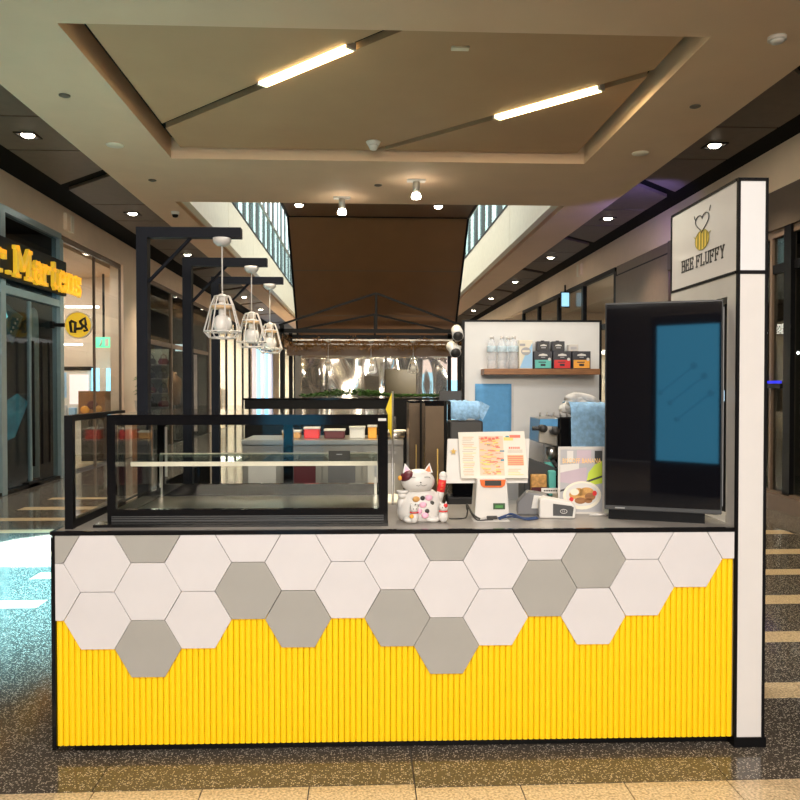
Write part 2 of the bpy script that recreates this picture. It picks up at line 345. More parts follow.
# linear lights in the tray slots
for i, (a, b, lab) in enumerate((((-1.0, 7.89), (-.11, 7.02), 'left'), ((1.51, 8.75), (2.40, 7.86), 'right'))):
    ca = Vector(((a[0] + b[0]) / 2, (a[1] + b[1]) / 2, 4.66)); L = math.dist(a, b) / 2
    t = thing('linear_light', f'glowing warm linear light set in the {lab} diagonal ceiling slot', 'ceiling light', ca, -PI / 4, 'linear lights in the ceiling tray', k=False)
    B(-L, L, -.05, .05, -.035, .0).build('diffuser', 'lamp_warm', t)
    B(-L - .03, -L, -.052, .052, -.035, .03).build('end_cap', 'white', t); B(L, L + .03, -.052, .052, -.035, .03).build('end_cap', 'white', t)
    B(-L, L, -.05, .05, .001, .03).build('housing', 'white', t)
    area('linear_light_glow', (ca.x, ca.y, 4.615), 2 * L, 95, (1, .80, .45), rot=(0, 0, -PI / 4), sy=.1)
# surface spots, smoke detectors, vents on the soffit
for (x, y, lab) in ((.75, 11.0, 'larger cylinder spotlight hanging under the soffit end, right of centre'), (-.32, 12.05, 'smaller cylinder spotlight at the soffit edge, left of centre')):
    t = thing('ceiling_spotlight', lab, 'spotlight', (x, y, ZS), 0, 'cylinder spotlights under the soffit', k=False)
    B(-.13, .13, -.05, .05, -.03, 0, bev=.006).build('mount', 'white', t)
    MB().lathe([(.045, -.03), (.05, -.05), (.05, -.19)], n=16).build('barrel', 'steeldull', t)
    MB().lathe([(.001, -.27), (.06, -.265), (.07, -.24), (.052, -.19)], n=16).build('lamp', 'lamp_white', t)
    spot('spotlight_beam', (x, y, ZS - .3), (x, y + .6, 0), 120, WARM, 90, .6)
for (x, y, lab) in ((-1.05, 12.95, 'left'), (1.25, 12.95, 'right')):
    t = thing('downlight', f'bright downlight under the escalator landing, {lab} of the pair', 'downlight', (x, y, ZS + .09), 0, 'escalator landing downlights', k=False)
    MB().lathe([(.09, -.012), (.09, 0)], n=16).build('rim', 'blackmetal', t); MB().lathe([(.001, -.045), (.05, -.04), (.07, -.0125)], n=16).build('lens', 'lamp_white', t)
def ceil_disc(name, lab, cat, x, y, z, prof, m, group=None): return solo(MB().lathe(prof, n=20), name, m, lab, cat, (x, y, z), 0, group, False)
ceil_disc('speaker_grille', 'round pale speaker grille in the left part of the soffit', 'speaker', -2.98, 9.59, ZS, [(.001, -.012), (.1, -.012), (.105, 0)], 'cream')
ceil_disc('speaker_grille', 'round pale speaker grille in the right part of the soffit', 'speaker', 3.45, 9.61, ZS, [(.001, -.012), (.1, -.012), (.105, 0)], 'cream')
for x, y, lab in ((-2.97, 7.98, 'left of the tray'), (-2.96, 11.19, 'behind the tray on the left'), (.22, 11.31, 'behind the tray near the centre'), (3.44, 7.98, 'right of the tray')):
    ceil_disc('sprinkler', f'dark round sprinkler plate in the soffit {lab}', 'sprinkler', x, y, ZS, [(.001, -.02), (.03, -.02), (.055, -.01), (.055, 0)], 'walldark', 'sprinkler plates')
t = thing('smoke_detector', 'white round smoke detector on the soffit at top right', 'smoke detector', (3.44, 6.38, ZS), 0, None, False)
MB().lathe([(.001, -.05), (.045, -.05), (.06, -.03)], n=20).build('sensor', 'white', t); MB().lathe([(.06, -.03), (.075, -.028), (.075, 0)], n=20).build('base', 'offwhite', t)
t = thing('dome_camera', 'white dome camera on the tray panel beside the right slot', 'camera', (.13, 9.72, 4.655), 0, None, False)
MB().lathe([(.001, -.11), (.04, -.10), (.06, -.06), (.062, -.045)], n=20).build('dome', 'white', t); MB().lathe([(.07, -.045), (.09, -.01), (.09, 0)], n=20).build('base', 'white', t)
solo(B(-.08, .08, -.035, .035, -.02, 0, bev=.004), 'access_plate', 'cream', 'small pale rectangular plate on the tray panel', 'plate', (.87, 6.99, 4.655), 0, None, False)
t = thing('security_camera', 'small black dome camera under the left soffit strip', 'camera', (-3.12, 13.2, ZS), 0, None, False)
MB().lathe([(.001, -.10), (.04, -.09), (.055, -.05)], n=16).build('dome', 'blackmetal', t); MB().lathe([(.06, -.05), (.07, 0)], n=16).build('base', 'white', t)

# escalator underside
esc = thing('escalator', 'brown clad underside of the escalator rising towards the viewer', 'escalator', (0.28, 13, 0), 0, None, False)
X0, X1 = -1.58, 1.57
MB().prism([(-.5, 4.62), (.85, 4.62), (3.32, 2.28), (3.45, 2.28), (3.45, 2.9), (1.2, 5.05), (-.5, 5.05)], 'x', X0, X1).build('underside', 'brownpanel', esc)
for x in (X0 - .04, X1): MB().prism([(-.5, 4.60), (.86, 4.60), (3.33, 2.25), (3.47, 2.25), (3.47, 3.9), (1.2, 6.1), (-.5, 6.1)], 'x', x, x + .04).build('side_cladding', 'blackmetal', esc)
B(X0, X1, .845, .86, 4.602, 4.63).build('joint', 'blackmetal', esc)
B(X0 + .02, X1 - .02, -.5, -.46, 4.59, 4.62).build('joint', 'blackmetal', esc)
for q in (.35, .68): 
    yy = .85 + q * 2.47; zz = 4.62 - q * 2.34
    MB().prism([(yy, zz - .002), (yy + .012, zz - .013), (yy + .016, zz - .005), (yy + .004, zz + .006)], 'x', X0, X1).build('joint', 'walldark', esc)

# upper walkway edges
for side, xf, d in (('left', -2.75, -1), ('right', 3.05, 1)):
    t = thing('walkway_balustrade', f'glass balustrade and white fascia of the upper walkway, {side} side of the void', 'balustrade', (xf, 12.49, 4.95), 0, None, False)
    top = .45 if side == 'right' else .50; u = lambda a, b: sorted((a * d, b * d))
    for k in range(9):
        B(*u(-.02, .10), k * 3.6, k * 3.6 + 3.585, -.42, top).build('fascia_panel', 'fascia', t)
        B(*u(.03, .05), k * 3.6, k * 3.6 + 3.57, top + .05, top + 1.1).build('glass_panel', 'balglass', t)
    B(*u(-.03, .08), 0, 32.4, top, top + .05).build('channel', 'blackmetal', t)
    B(*u(.01, .07), 0, 32.4, top + 1.1, top + 1.15).build('handrail', 'steel', t)
    xs = xf + d * .75; a, b = sorted((xs, xs + d * .2))
    wl = struct(B(a, b, 12.49, 60, 4.96, 12), f'wall_upper_{side}', 'charcoal_wall', f'dark upper level shop wall on the {side}')
    p, q = sorted((xs - d * .03, xs))
    for k in range(18):
        y = 12.9 + 1.5 * k
        B(p, q, y, y + .60 + .25 * (k % 3 == 0), 5.0, 9.6).build('window_pane', 'upwin', wl)
        B(p - .02, q + .02, y - .07, y, 5.0, 9.65).build('window_frame', 'bluesteel', wl)
struct(B(-6, 6, -9.4, -9.2, 0, 3.35), 'wall_front', 'charcoal_wall', 'unseen dark wall added behind the viewer to block the world light')
# dark wall above added to block the world behind the camera; far end wall:
struct(B(-6, 6, 66, 66.3, 0, 8), 'wall_back', 'shopwhite', 'pale far end wall of the mall corridor')

# ------------------------------------------------------------------ side walls and shops
WX, RX = -5.33, 5.52
def shell(name, x0, x1, y0, y1, z1, m, label, mc=None, mf='terrazzo'):
    # an open-fronted shop interior: back, two cheeks, ceiling, floor
    d = -1 if x1 < 0 else 1
    s_ = struct(B(min(x0, x1), max(x0, x1), y0, y1, -.03, 0), name, mf, label)
    b = x1; B(*sorted((b, b + d * .1)), y0, y1, 0, z1).build('back_wall', m, s_)
    B(min(x0, x1), max(x0, x1), y0, y0 + .08, 0, z1).build('side_wall', m, s_); B(min(x0, x1), max(x0, x1), y1 - .08, y1, 0, z1).build('side_wall', m, s_)
    B(min(x0, x1), max(x0, x1), y0, y1, z1, z1 + .1).build('shop_ceiling', mc or m, s_)
    return s_
def front(n, x, ys, z0, z1, fm, gm, label, post=.10, trans=(), dep=.10, glassed=True, zsill=0., tm=None):
    # shopfront glazing in the plane x between the post positions ys
    r = struct(B(x - dep / 2, x + dep / 2, ys[0], ys[-1], z1 - .1, z1), f'window_{n}', fm, label)
    for y in ys: B(x - dep / 2, x + dep / 2, y - post / 2, y + post / 2, z0, z1 - .1).build('post', fm, r)
    if zsill: B(x - dep / 2 - .03, x + dep / 2 + .03, ys[0], ys[-1], 0, zsill).build('sill', fm, r)
    zs = [max(z0, zsill)] + list(trans) + [z1 - .1]
    for tz in trans: B(x - dep / 2 + .01, x + dep / 2 - .01, ys[0], ys[-1], tz - .06, tz + .06).build('transom', tm or fm, r)
    if glassed:
        for i in range(len(ys) - 1):
            for j in range(len(zs) - 1): B(x - .006, x + .006, ys[i] + post / 2, ys[i + 1] - post / 2, zs[j] + (.06 if j else 0), zs[j + 1] - (.06 if j < len(zs) - 2 else 0)).build('pane', gm, r)
    return r
# bulkheads and pillars
wl = struct(B(WX - .3, WX, -9, 62, 4.32, 4.86), 'wall_left', 'wallbeige', 'beige bulkhead above the shops on the left')
for (y0, y1) in ((17.7, 19.3), (27.6, 28.9), (37.45, 37.8), (47.1, 49.8)): B(WX - .3, WX, y0, y1, 0, 4.319).build('pillar', 'wallbeige', wl)
wr = struct(B(RX, RX + .3, -9, 62, 4.24, 4.86), 'wall_right', 'wallbeige', 'beige bulkhead above the shops on the right')
B(RX, RX + .3, 13.9, 16.85, 0, 4.02).build('brown_panel', 'mullion', wr)
B(RX - .02, RX + .3, 8, 13.9, 3.72, 4.239).build('fascia_board', 'walldark', wr)
B(RX, RX + .05, 13.9, 16.85, 4.02, 4.05).build('light_gap', 'blackmetal', wr); B(RX + .02, RX + .3, 13.9, 16.85, 4.05, 4.24).build('upper_band', 'mullion', wr)
B(RX, RX + .3, -9, 4, 0, 4.24).build('plain_wall', 'walldark', wr); B(WX - .3, WX, -9, 6, 0, 4.32).build('plain_wall', 'charcoal_wall', wl)

# left: boot shop
shell('floor_boot_shop', WX - .06, -10.5, 6.02, 14.15, 4.3, 'charcoal_wall', 'dark interior of the boot shop on the left', 'black')
bs = front(1, WX - .06, [6.1, 9.2, 11.85, 14.1], 0, 4.32, 'bluesteel', 'darkglass', 'dark glazed front of the boot shop with blue grey metal frame', .16, (3.08,), .14)
for (y0, y1) in ((11.96, 12.96), (12.99, 13.99)):
    pass
for y in (12.72, 13.05, 13.35):
    MB().tube([(WX + .07, y, .35), (WX + .07, y, 2.35)], .022, 8).build('door_handle', 'blackmetal', bs)
B(WX - .09, WX - .03, 12.88, 12.92, 0, 3.0).build('door_edge', 'bluesteel', bs); B(WX - .1, WX + .0, 12.7, 13.1, 0.0, .09).build('floor_lock', 'blackmetal', bs)
B(WX - .13, WX - .0, 9.3, 14.0, 0.0, .05).build('threshold', 'blackmetal', bs)
sg = thing('shop_sign', 'yellow slab lettering on a black board above the boot shop doors', 'sign', (WX + .02, 10.4, 3.2), 0, None, False)
B(.0, .05, .3, 3.75, 0.02, .62).build('sign_board', 'blackmetal', sg)
SL = {'D': (.86, [[(0, 0), (0, 1)], [(-.12, 1), (.4, 1), (.58, .8), (.58, .2), (.4, 0), (-.12, 0)]]), 'r': (.62, [[(.05, 0), (.05, .7)], [(-.08, 0), (.24, 0)], [(-.08, .7), (.05, .7)], [(.05, .5), (.2, .68), (.42, .68), (.42, .5)]]), '.': (.32, [[(0, .02), (.08, .02)]]),
      'M': (1.16, [[(0, 0), (0, 1)], [(-.1, 1), (.05, 1), (.42, .3), (.78, 1), (.95, 1)], [(.84, 0), (.84, 1)], [(-.13, 0), (.16, 0)], [(.68, 0), (.98, 0)]]), 'a': (.72, [[(.05, .58), (.15, .7), (.36, .7), (.46, .58), (.46, .02), (.6, 0)], [(.46, .4), (.15, .4), (.03, .3), (.03, .1), (.15, 0), (.3, 0), (.46, .14)]]),
      't': (.62, [[(.2, .95), (.2, .1), (.28, 0), (.46, .02)], [(0, .7), (.44, .7)]]), 'e': (.68, [[(.03, .37), (.46, .37), (.46, .56), (.35, .7), (.15, .7), (.03, .56), (.03, .14), (.15, 0), (.36, 0), (.47, .12)]]),
      'n': (.74, [[(.05, 0), (.05, .7)], [(-.08, .7), (.05, .7)], [(-.08, 0), (.18, 0)], [(.05, .5), (.2, .69), (.38, .69), (.48, .56), (.48, 0)], [(.36, 0), (.62, 0)]]), 's': (.62, [[(.44, .52), (.44, .7), (.12, .7), (.03, .6), (.06, .44), (.4, .3), (.46, .18), (.38, 0), (.03, 0), (.03, .18)]])}
def slab_word(word, y0, width, h, parent, m):
    tot = sum(SL[c][0] for c in word) - .16; sc = width / tot; x = .1
    for c in word:
        mb = MB(); hw = .075 * h * 1.25
        for pl in SL[c][1]:
            for a, b in zip(pl, pl[1:]):
                A = Vector((a[0] * sc, a[1] * h)); Bv = Vector((b[0] * sc, b[1] * h)); d = (Bv - A).normalized(); w_ = hw if abs(d.y) > .5 else hw * .72; n = Vector((-d.y, d.x)) * w_; e = d * hw * .7
                mb.prism([tuple(A - e - n), tuple(Bv + e - n), tuple(Bv + e + n), tuple(A - e + n)], 'z', 0, .06)
        o = mb.build('letter', m, parent); o.matrix_local = T((.052, y0 + x * sc, .10)) @ FACE_XPOS; x += SL[c][0]
slab_word('Dr.', .40, 1.02, .42, sg, 'signyellow'); slab_word('Martens', 1.62, 2.62, .42, sg, 'signyellow')
bl = thing('blade_sign', 'round yellow projecting sign with black emblem beside the boot shop', 'sign', (-4.90, 13.72, 2.68), 0, None, False)
dsc = lambda r, y0, y1: MB().prism([(r * math.cos(2 * PI * k / 32), r * math.sin(2 * PI * k / 32)) for k in range(32)], 'y', y0, y1)
dsc(.235, -.02, .02).build('rim', 'cream', bl); dsc(.215, -.03, -.0201).build('face', 'signyellow', bl)
e = MB()
for pth in ([(-.13, .06), (-.11, -.12), (-.05, -.13), (-.04, .04), (-.12, .07)], [(-.03, -.07), (.06, -.06), (.10, .0)], [(.03, .05), (.12, .12), (.14, .0), (.08, -.01), (.04, .05)], [(.12, -.02), (.16, -.09), (.10, -.1)]):
    e.tube([(a, -.032, b) for a, b in pth], .026, 6)
e.build('emblem', 'ink', bl); B(-.42, -.2, -.02, .02, -.03, .03).build('bracket', 'blackmetal', bl); B(-.47, -.42, -.05, .05, -.06, .06).build('wall_plate', 'blackmetal', bl)
# glowing panel imitating a cyan reflection in the shop glass, and things inside
t = thing('cyan_reflection_panel', 'tilted cyan panel put in for a reflection in the boot shop glass', 'lit panel', (-6.05, 13.5, 2.75), 0, None, False)
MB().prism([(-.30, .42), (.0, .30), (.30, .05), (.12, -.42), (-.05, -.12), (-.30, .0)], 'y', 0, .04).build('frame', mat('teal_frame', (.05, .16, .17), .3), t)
MB().prism([(-.26, .36), (-.02, .26), (.06, .05), (-.04, -.06), (-.26, .04)], 'y', -.01, -.0001).build('face', 'cyan_reflection', t)
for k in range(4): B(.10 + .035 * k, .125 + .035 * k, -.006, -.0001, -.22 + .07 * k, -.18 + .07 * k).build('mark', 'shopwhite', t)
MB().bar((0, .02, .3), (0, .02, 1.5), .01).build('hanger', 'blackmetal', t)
t = thing('cyan_glow_panel', 'low cyan panel put in for the glow in the boot shop door glass', 'display', (-6.05, 13.75, 0), 0, None, False)  # glowing face imitates the cyan glow in the door glass
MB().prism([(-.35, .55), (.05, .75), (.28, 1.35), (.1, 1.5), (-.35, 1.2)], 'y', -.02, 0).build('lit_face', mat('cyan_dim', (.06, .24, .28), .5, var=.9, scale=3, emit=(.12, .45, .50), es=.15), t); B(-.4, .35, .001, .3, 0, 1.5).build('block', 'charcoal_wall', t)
t = thing('lit_column', 'pale lit rounded column inside the boot shop by the door', 'column', (-5.58, 13.5, 0), 0, None, False)
MB().lathe([(.09, 0.08), (.09, 2.75), (.07, 2.9), (.03, 2.95)], n=20).build('shaft', mat('pale_column', (.45, .58, .60), .3), t); MB().lathe([(.11, 0), (.11, .08)], n=20).build('base', 'blackmetal', t)
B(0, .02, -.02, .0, 0, 1.0).build('x', 'blackmetal', t) if False else None
area('boot_shop_light', (-7.6, 10.5, 4.2), 1.5, 30, COOL)

# left: second shop with beige lit interior
shell('floor_fashion_shop', WX - .32, -11, 14.2, 19.25, 4.25, 'wallbeige', 'lit beige interior of the second shop on the left', 'soffit', 'beige_stone')
front(2, WX - .06, [14.25, 15.95, 17.62], 0, 4.32, 'mullion', 'shopglass', 'frameless glazed front of the second shop on the left', .03, (), .05)
for i, (x, y, z, lab) in enumerate(((-6.55, 16.0, 3.15, 'tube light nearest the glass in the second shop on the left'), (-5.85, 16.6, 3.30, 'right hand tube light near the pillar in the second shop on the left'), (-6.9, 18.6, 2.62, 'lower tube light deep in the second shop on the left'), (-7.7, 18.2, 3.3, 'tube light farthest from the glass in the second shop'))):
    solo(B(-.34, .34, -.03, .03, -.04, 0), 'tube_light', 'tube_white', lab, 'tube light', (x, y, z), 0, 'tube lights of the second shop', False)
t = thing('exit_sign', 'green lit exit sign inside the second left shop', 'exit sign', (-6.0, 18.4, 2.52), 0, None, False)
B(-.18, .18, -.03, .03, 0, .24).build('case', 'exitgreen', t)
MB().tube([(-.08, -.035, .03), (-.04, -.035, .11), (-.03, -.035, .18)], .02, 6).build('running_figure', 'shopwhite', t); B(.04, .12, -.036, -.031, .03, .20).build('door_symbol', 'shopwhite', t); B(-.02, .02, -.02, .02, .24, 1.7).build('hanger', 'blackmetal', t)
for i in range(5):
    solo(B(-.085, .085, -.05, .05, 0, 2.05, bev=.01), 'light_column', 'blue_led' if i % 2 == 0 else 'shopwhite', ['first', 'second', 'third', 'fourth', 'fifth'][i] + ' upright from the left in the blue lit row in the second left shop', 'display column', (-6.30 + .18 * i, 18.75 - .02 * i, 0), 0, 'upright light columns', False)
t = thing('wall_cabinet', 'white wall display with dark rail in the second left shop', 'cabinet', (-6.95, 18.8, 0), 0, None, False)
B(-.5, .5, 0, .3, 0, 2.0).build('carcass', 'shopwhite', t); B(-.52, .52, -.02, .31, 2.0001, 2.09).build('rail', 'blackmetal', t); B(-.46, -.05, -.012, -.001, 1.35, 1.95).build('blue_poster', 'skyblue', t); B(.02, .46, -.012, -.001, 1.2, 1.9).build('pale_poster', 'poster_pink', t)
for k in range(4): B(-.4 + .22 * k, -.25 + .22 * k, -.14, -.013, .9, 1.12 + .06 * (k % 2), bev=.01).build('goods', ['greycard', 'white', 'skyblue', 'cream'][k], t)
ct = thing('wooden_crate', 'brown wooden crate with fruit print behind the second shop glass', 'crate', (-5.86, 17.35, .0), 0, None, False)
B(-.28, .28, -.2, .2, .95, 1.52).build('box', 'wood', ct); B(-.24, .24, -.16, .16, 0, .949).build('stand', 'blackmetal', ct)
for (x, z, r, m) in ((-.14, 1.12, .10, 'orange'), (.02, 1.22, .12, 'maroon'), (.14, 1.14, .09, 'tan')): MB().ell((x, -.2, z), (r, .02, r * .8), seg=12).build('fruit_print', m, ct)
def plant(name, lab, loc, n, r, h, pot=True):
    t = thing(name, lab, 'plant', loc, 0, None, False)
    if pot: MB().lathe([(.13, 0), (.17, .3), (.15, .3)], n=14).build('pot', 'offwhite', t)
    for k in range(n):
        a = random.uniform(0, 2 * PI); l = random.uniform(.5, 1) * r; zz = .3 + random.uniform(.2, 1) * h
        p0 = Vector((0, 0, .28)); p1 = Vector((math.cos(a) * l * .5, math.sin(a) * l * .5, zz)); p2 = Vector((math.cos(a) * l, math.sin(a) * l, zz - .05)); s_ = Vector((-math.sin(a), math.cos(a), 0)) * .05
        MB().add([p0, p1 - s_, p1 + s_, p2, p1 + Vector((0, 0, .02))], [(0, 1, 4), (0, 4, 2), (1, 3, 4), (4, 3, 2)]).build('leaf', 'green', t)
plant('potted_plant', 'leafy potted plant in front of the beige pillar', (-5.02, 18.0, 1.0), 16, .28, .55)
solo(B(-.18, .18, -.18, .18, 0, 1.0, bev=.01), 'plant_stand', 'wood', 'square stand carrying the plant by the beige pillar', 'stand', (-5.02, 18.0, 0), 0, None, False)
area('fashion_shop_light', (-7.2, 16.9, 4.2), 2.4, 95, NEUT)

# left: handbag shop, dark with green grey display wall
shell('floor_handbag_shop', WX - .06, -9.5, 19.35, 27.5, 4.3, 'charcoal_wall', 'dark interior of the handbag shop', 'black')
front(3, WX - .06, [19.4, 22.2, 24.9, 27.45], 0, 4.32, 'mullion', 'darkglass', 'dark glazed front of the handbag shop', .10, (2.75,), .08)
t = thing('display_shelving', 'grey green shelving with bags behind the handbag shop glass', 'shelving', (-6.25, 23.8, 0), 0, None, False)
B(-.75, .45, .3, .34, .3, 2.75).build('back_panel', mat('sage_panel', (.33, .34, .27), .7), t)
SHZ = (1.0, 1.42, 1.86, 2.28)
for z in SHZ: B(-.75, .45, 0, .299, z - .025, z).build('shelf', 'steeldull', t)
for x in (-.78, .45): B(x, x + .03, 0, .34, 0, 2.75).build('side', 'blackmetal', t)
bagmats = ['navy', 'cream', 'ink', 'maroon', 'wood', 'tan', 'ink', 'lime', 'navy']
words = ['left', 'middle', 'right']; rown = {1.0: 'bottom', 1.42: 'second', 1.86: 'third', 2.28: 'top'}
i = 0
for z in SHZ:
    for j, x in enumerate((-6.78, -6.40, -6.02)):
        mname = bagmats[(i * 5 + j) % 9]; i += 1
        cn = {'navy': 'navy', 'cream': 'cream', 'maroon': 'maroon', 'wood': 'brown', 'tan': 'tan', 'ink': 'black', 'lime': 'lime'}[mname]
        t = thing('handbag', f'{cn} handbag, {words[j]} on the {rown[z]} shelf of the handbag shop', 'handbag', (x, 23.9, z + .001), 0, 'handbags on the shelves', False)
        MB().prism([(-.13, 0), (.13, 0), (.16, .08), (.11, .18), (-.11, .18), (-.16, .08)], 'y', -.06, .06, bev=.012).build('bag_body', mname, t)
        MB().tube([(-.08, 0, .175), (-.07, 0, .26), (0, 0, .31), (.07, 0, .26), (.08, 0, .175)], .012, 6).build('handle', mname, t)
t = thing('mannequin_bust', 'brown jacket on a bust stand beside the handbag shelving', 'mannequin', (-5.62, 23.6, 0), 0, None, False)
MB().lathe([(.02, 1.05), (.16, 1.1), (.19, 1.4), (.22, 1.7), (.20, 1.85), (.07, 1.95), (.06, 2.05)], n=16, sy=.7).build('torso', 'wood', t); MB().bar((0, 0, 0), (0, 0, 1.06), .02, 8).build('pole', 'steeldull', t); MB().lathe([(.18, 0), (.18, .02)], n=16).build('base', 'blackmetal', t)
area('handbag_shop_light', (-6.2, 22.4, 4.1), 1.2, 70, WARM); area('handbag_shop_light', (-6.5, 25.5, 4.1), 1.2, 12, WARM)
solo(B(-.12, .12, -.02, .02, 0, .22), 'exit_light', 'upwin', 'small pale lit exit box in the handbag shop', 'exit sign', (-5.9, 25.4, 2.75), 0, None, False)
t = thing('lit_poster', 'tall pinkish lit poster standing in the dark shop on the left', 'poster', (-5.85, 27.0, 0), 0, None, False)
B(-.22, .22, -.03, .03, 0, 2.75).build('frame', 'blackmetal', t); B(-.19, .19, -.04, -.031, .08, 2.70).build('print', mat('poster_print', (.50, .36, .30), .6, var=.5, scale=3, emit=(.5, .33, .27), es=.35), t)
# left: bright shops
shell('floor_bright_shop', WX - .06, -10, 28.95, 37.4, 4.2, 'shopwhite', 'brightly lit white shop further along the left', None, 'beige_stone')
front(4, WX - .06, [29.0, 31.1, 33.2, 35.3, 37.35], 0, 4.3, 'blackmetal', 'glass', 'glazed front of the bright white shop', .10, (), .08)
area('bright_shop_light', (-7.5, 33, 4.1), 4, 1300, (1, .92, .80), sy=6)
t = thing('clothes_rack', 'rack of clothes inside the bright white shop', 'clothes rack', (-6.4, 33, 0), 0, None, False)
B(-.02, .02, -3, 3, 1.5, 1.53).build('rail', 'blackmetal', t)
for k in range(24): B(-.2, .2, -2.9 + k * .24, -2.9 + k * .24 + .14, .55, 1.49).build('garment', ['shopwhite', 'greycard', 'tan', 'ink'][k % 4], t)
for y in (-2.95, 2.95): B(-.02, .02, y - .02, y + .02, 0, 1.5).build('post', 'blackmetal', t)
shell('floor_blue_shop', WX - .06, -10, 37.85, 47.0, 4.2, 'greycard', 'blue lit shop further along the left', None, 'terrazzo')
for i, y in enumerate((38.6, 40.2, 41.8, 43.4, 45.0)):
    t = thing('light_tube', ['first', 'second', 'third', 'fourth', 'fifth'][i] + ' upright light tube from the left at the blue lit shop', 'light tube', (-5.5, y, 0), 0, 'blue and white light tubes', False)
    MB().lathe([(.28, 0.12), (.28, 3.5)], n=14).build('tube', 'blue_led' if i % 2 else 'poster_pink', t); MB().lathe([(.32, 0), (.32, .12)], n=14).build('base', 'blackmetal', t); MB().lathe([(.3, 3.5), (.3, 4.1)], n=14).build('cap', 'greycard', t)
area('blue_shop_light', (-7.5, 42.4, 4.1), 3, 900, (.6, .75, 1), sy=6)
shell('floor_white_shop', WX - .06, -10, 49.85, 61.9, 4.2, 'shopwhite', 'white lit shop at the far left end', None, 'beige_stone')
front(5, WX - .06, [49.9, 53.9, 57.9, 61.8], 0, 4.3, 'blackmetal', 'glass', 'glazed front of the white shop at the far left end', .14, (), .1)
area('white_shop_light', (-7.5, 56, 4.1), 4, 3200, (1, .95, .85), sy=8)

# right shops
shell('floor_right_shop', RX + .06, 11, 4.05, 13.85, 4.2, 'walldark', 'dim interior of the shop on the right', 'black')
rs = front(6, RX + .06, [4.1, 7.2, 9.92, 10.38, 10.8, 11.4, 12.3, 13.8], 0, 3.72, 'mullion', 'darkglass', 'brown framed glazing of the dark shop on the right', .06, (3.2,), .08, zsill=.22, tm='blackmetal')
B(RX - .01, RX + .05, 9.83, 10.0, 0, 3.72).build('corner_post', 'blackmetal', rs)
B(RX - .02, RX + .06, 10.05, 13.8, 1.60, 1.66).build('push_bar', 'blackmetal', rs); B(RX - .025, RX - .0, 10.05, 11.4, 1.665, 1.70).build('blue_strip', 'blue_line', rs)
B(RX - .12, RX + .0, 4.1, 13.8, 0, .20).build('plinth_step', 'mullion', rs)
for i, (y, z) in enumerate(((9.3, 1.9), (9.5, 2.3), (8.9, 2.0), (9.1, 1.3), (10.8, 2.1), (9.35, 1.55), (9.45, 2.75), (11.4, 1.7))):
    solo(MB().ell((0, 0, 0), (.022, .022, .022), seg=10), 'fairy_light', 'tube_white', f'tiny light inside the right hand shop, ' + ['third lowest at the front', 'second highest at the front', 'nearest the viewer', 'lowest of all', 'deeper, upper one', 'second lowest at the front', 'highest of all', 'deepest and lower one'][i], 'light', (RX + .55 + .1 * (i % 3), y, z), 0, 'small lights in the right shop', False)
t = thing('wire_rack', 'pale wire rack with a price board inside the right shop', 'rack', (RX + .45, 9.2, .25), 0, None, False)
for z in (.25, .5, .75, 1.0): MB().bar((0, -.6, z), (0, .55, z), .012).build('wire_shelf', 'cream', t)
for y in (-.6, -.2, .2, .55): MB().bar((0, y, 0), (0, y, 1.2), .012).build('upright', 'cream', t)
B(-.02, 0, -.3, .3, 1.12, 1.22).build('price_board', 'palewood', t)
MB().tube([(0, -.35, 1.25), (0, -.1, 1.55), (0, .12, 1.75), (0, -.02, 1.45), (0, .2, 1.3)], .012, 6).build('wire_hook', 'cream', t)
area('right_shop_light', (7, 9.5, 4.1), 1.5, 10, WARM)
shell('floor_far_right_shop', RX + .06, 10, 16.9, 27, 4.2, 'wallbeige', 'interior of the farther shop on the right', None)
front(7, RX + .06, [16.95, 19.5, 22.0, 24.5, 26.9], 0, 4.24, 'blackmetal', 'shopglass', 'glazed front of the farther shop on the right', .16, (3.0,), .1)
solo(B(-.6, .6, -.04, .04, -.05, 0), 'tube_light', 'tube_white', 'tube light inside the farther right hand shop', 'tube light', (6.6, 19.0, 3.35), 0, None, False)
area('far_right_shop_light', (7.5, 21, 4.1), 2.5, 60, NEUT)
shell('floor_end_right_shop', RX + .06, 10, 27.05, 60, 4.2, 'wallbeige', 'interior of the shops at the far right end', None)
area('end_right_shop_light', (7.5, 40, 4.1), 3, 140, NEUT, sy=12)
t = thing('exit_sign', 'small blue white lit sign under the right bulkhead', 'exit sign', (5.38, 20.6, 3.72), 0, None, False)
B(-.12, .12, -.03, .03, 0, .42).build('case', 'blackmetal', t); B(-.10, .10, -.034, -.0301, .03, .39).build('face', 'poster_blue', t); B(-.02, .02, -.02, .02, .42, .6).build('hanger', 'blackmetal', t)
for side, x, y, lab in (('left', WX + .001, 14.4, 'on the left bulkhead'), ('right', RX - .06, 19.6, 'on the right bulkhead')):
    t = thing('wall_speaker', f'beige box speaker {lab}', 'speaker', (x, y, 4.42), 0, None, False)
    B(0, .06, -.17, .0, 0, .3).build('cabinet', 'wallbeige', t); B(0, .06, .04, .18, 0, .3).build('cabinet', 'cream', t)

# mirrored totem behind the photographer, which the television reflects
t = thing('screen_totem', 'blue lit screen totem behind the viewer, reflected in the television', 'totem', (-1.31, -4.5, 0), 0, None, False)
B(-.56, .56, -.12, 0, 0, 2.7, bev=.02).build('cabinet', 'gloss_black', t); B(-.46, .46, .001, .01, .50, 2.54).build('screen', 'totem', t)
for (x, z) in ((-.15, 1.75), (.0, 1.6), (.1, 1.35)):
    m_ = MB().bar((x - .25, .013, z - .22), (x + .25, .013, z + .18), .012); m_.ell((x + .25, .013, z + .18), (.05, .004, .05), seg=10); m_.ell((x - .25, .013, z - .22), (.04, .004, .04), seg=10); m_.build('screen_mark', 'totem_dim', t)

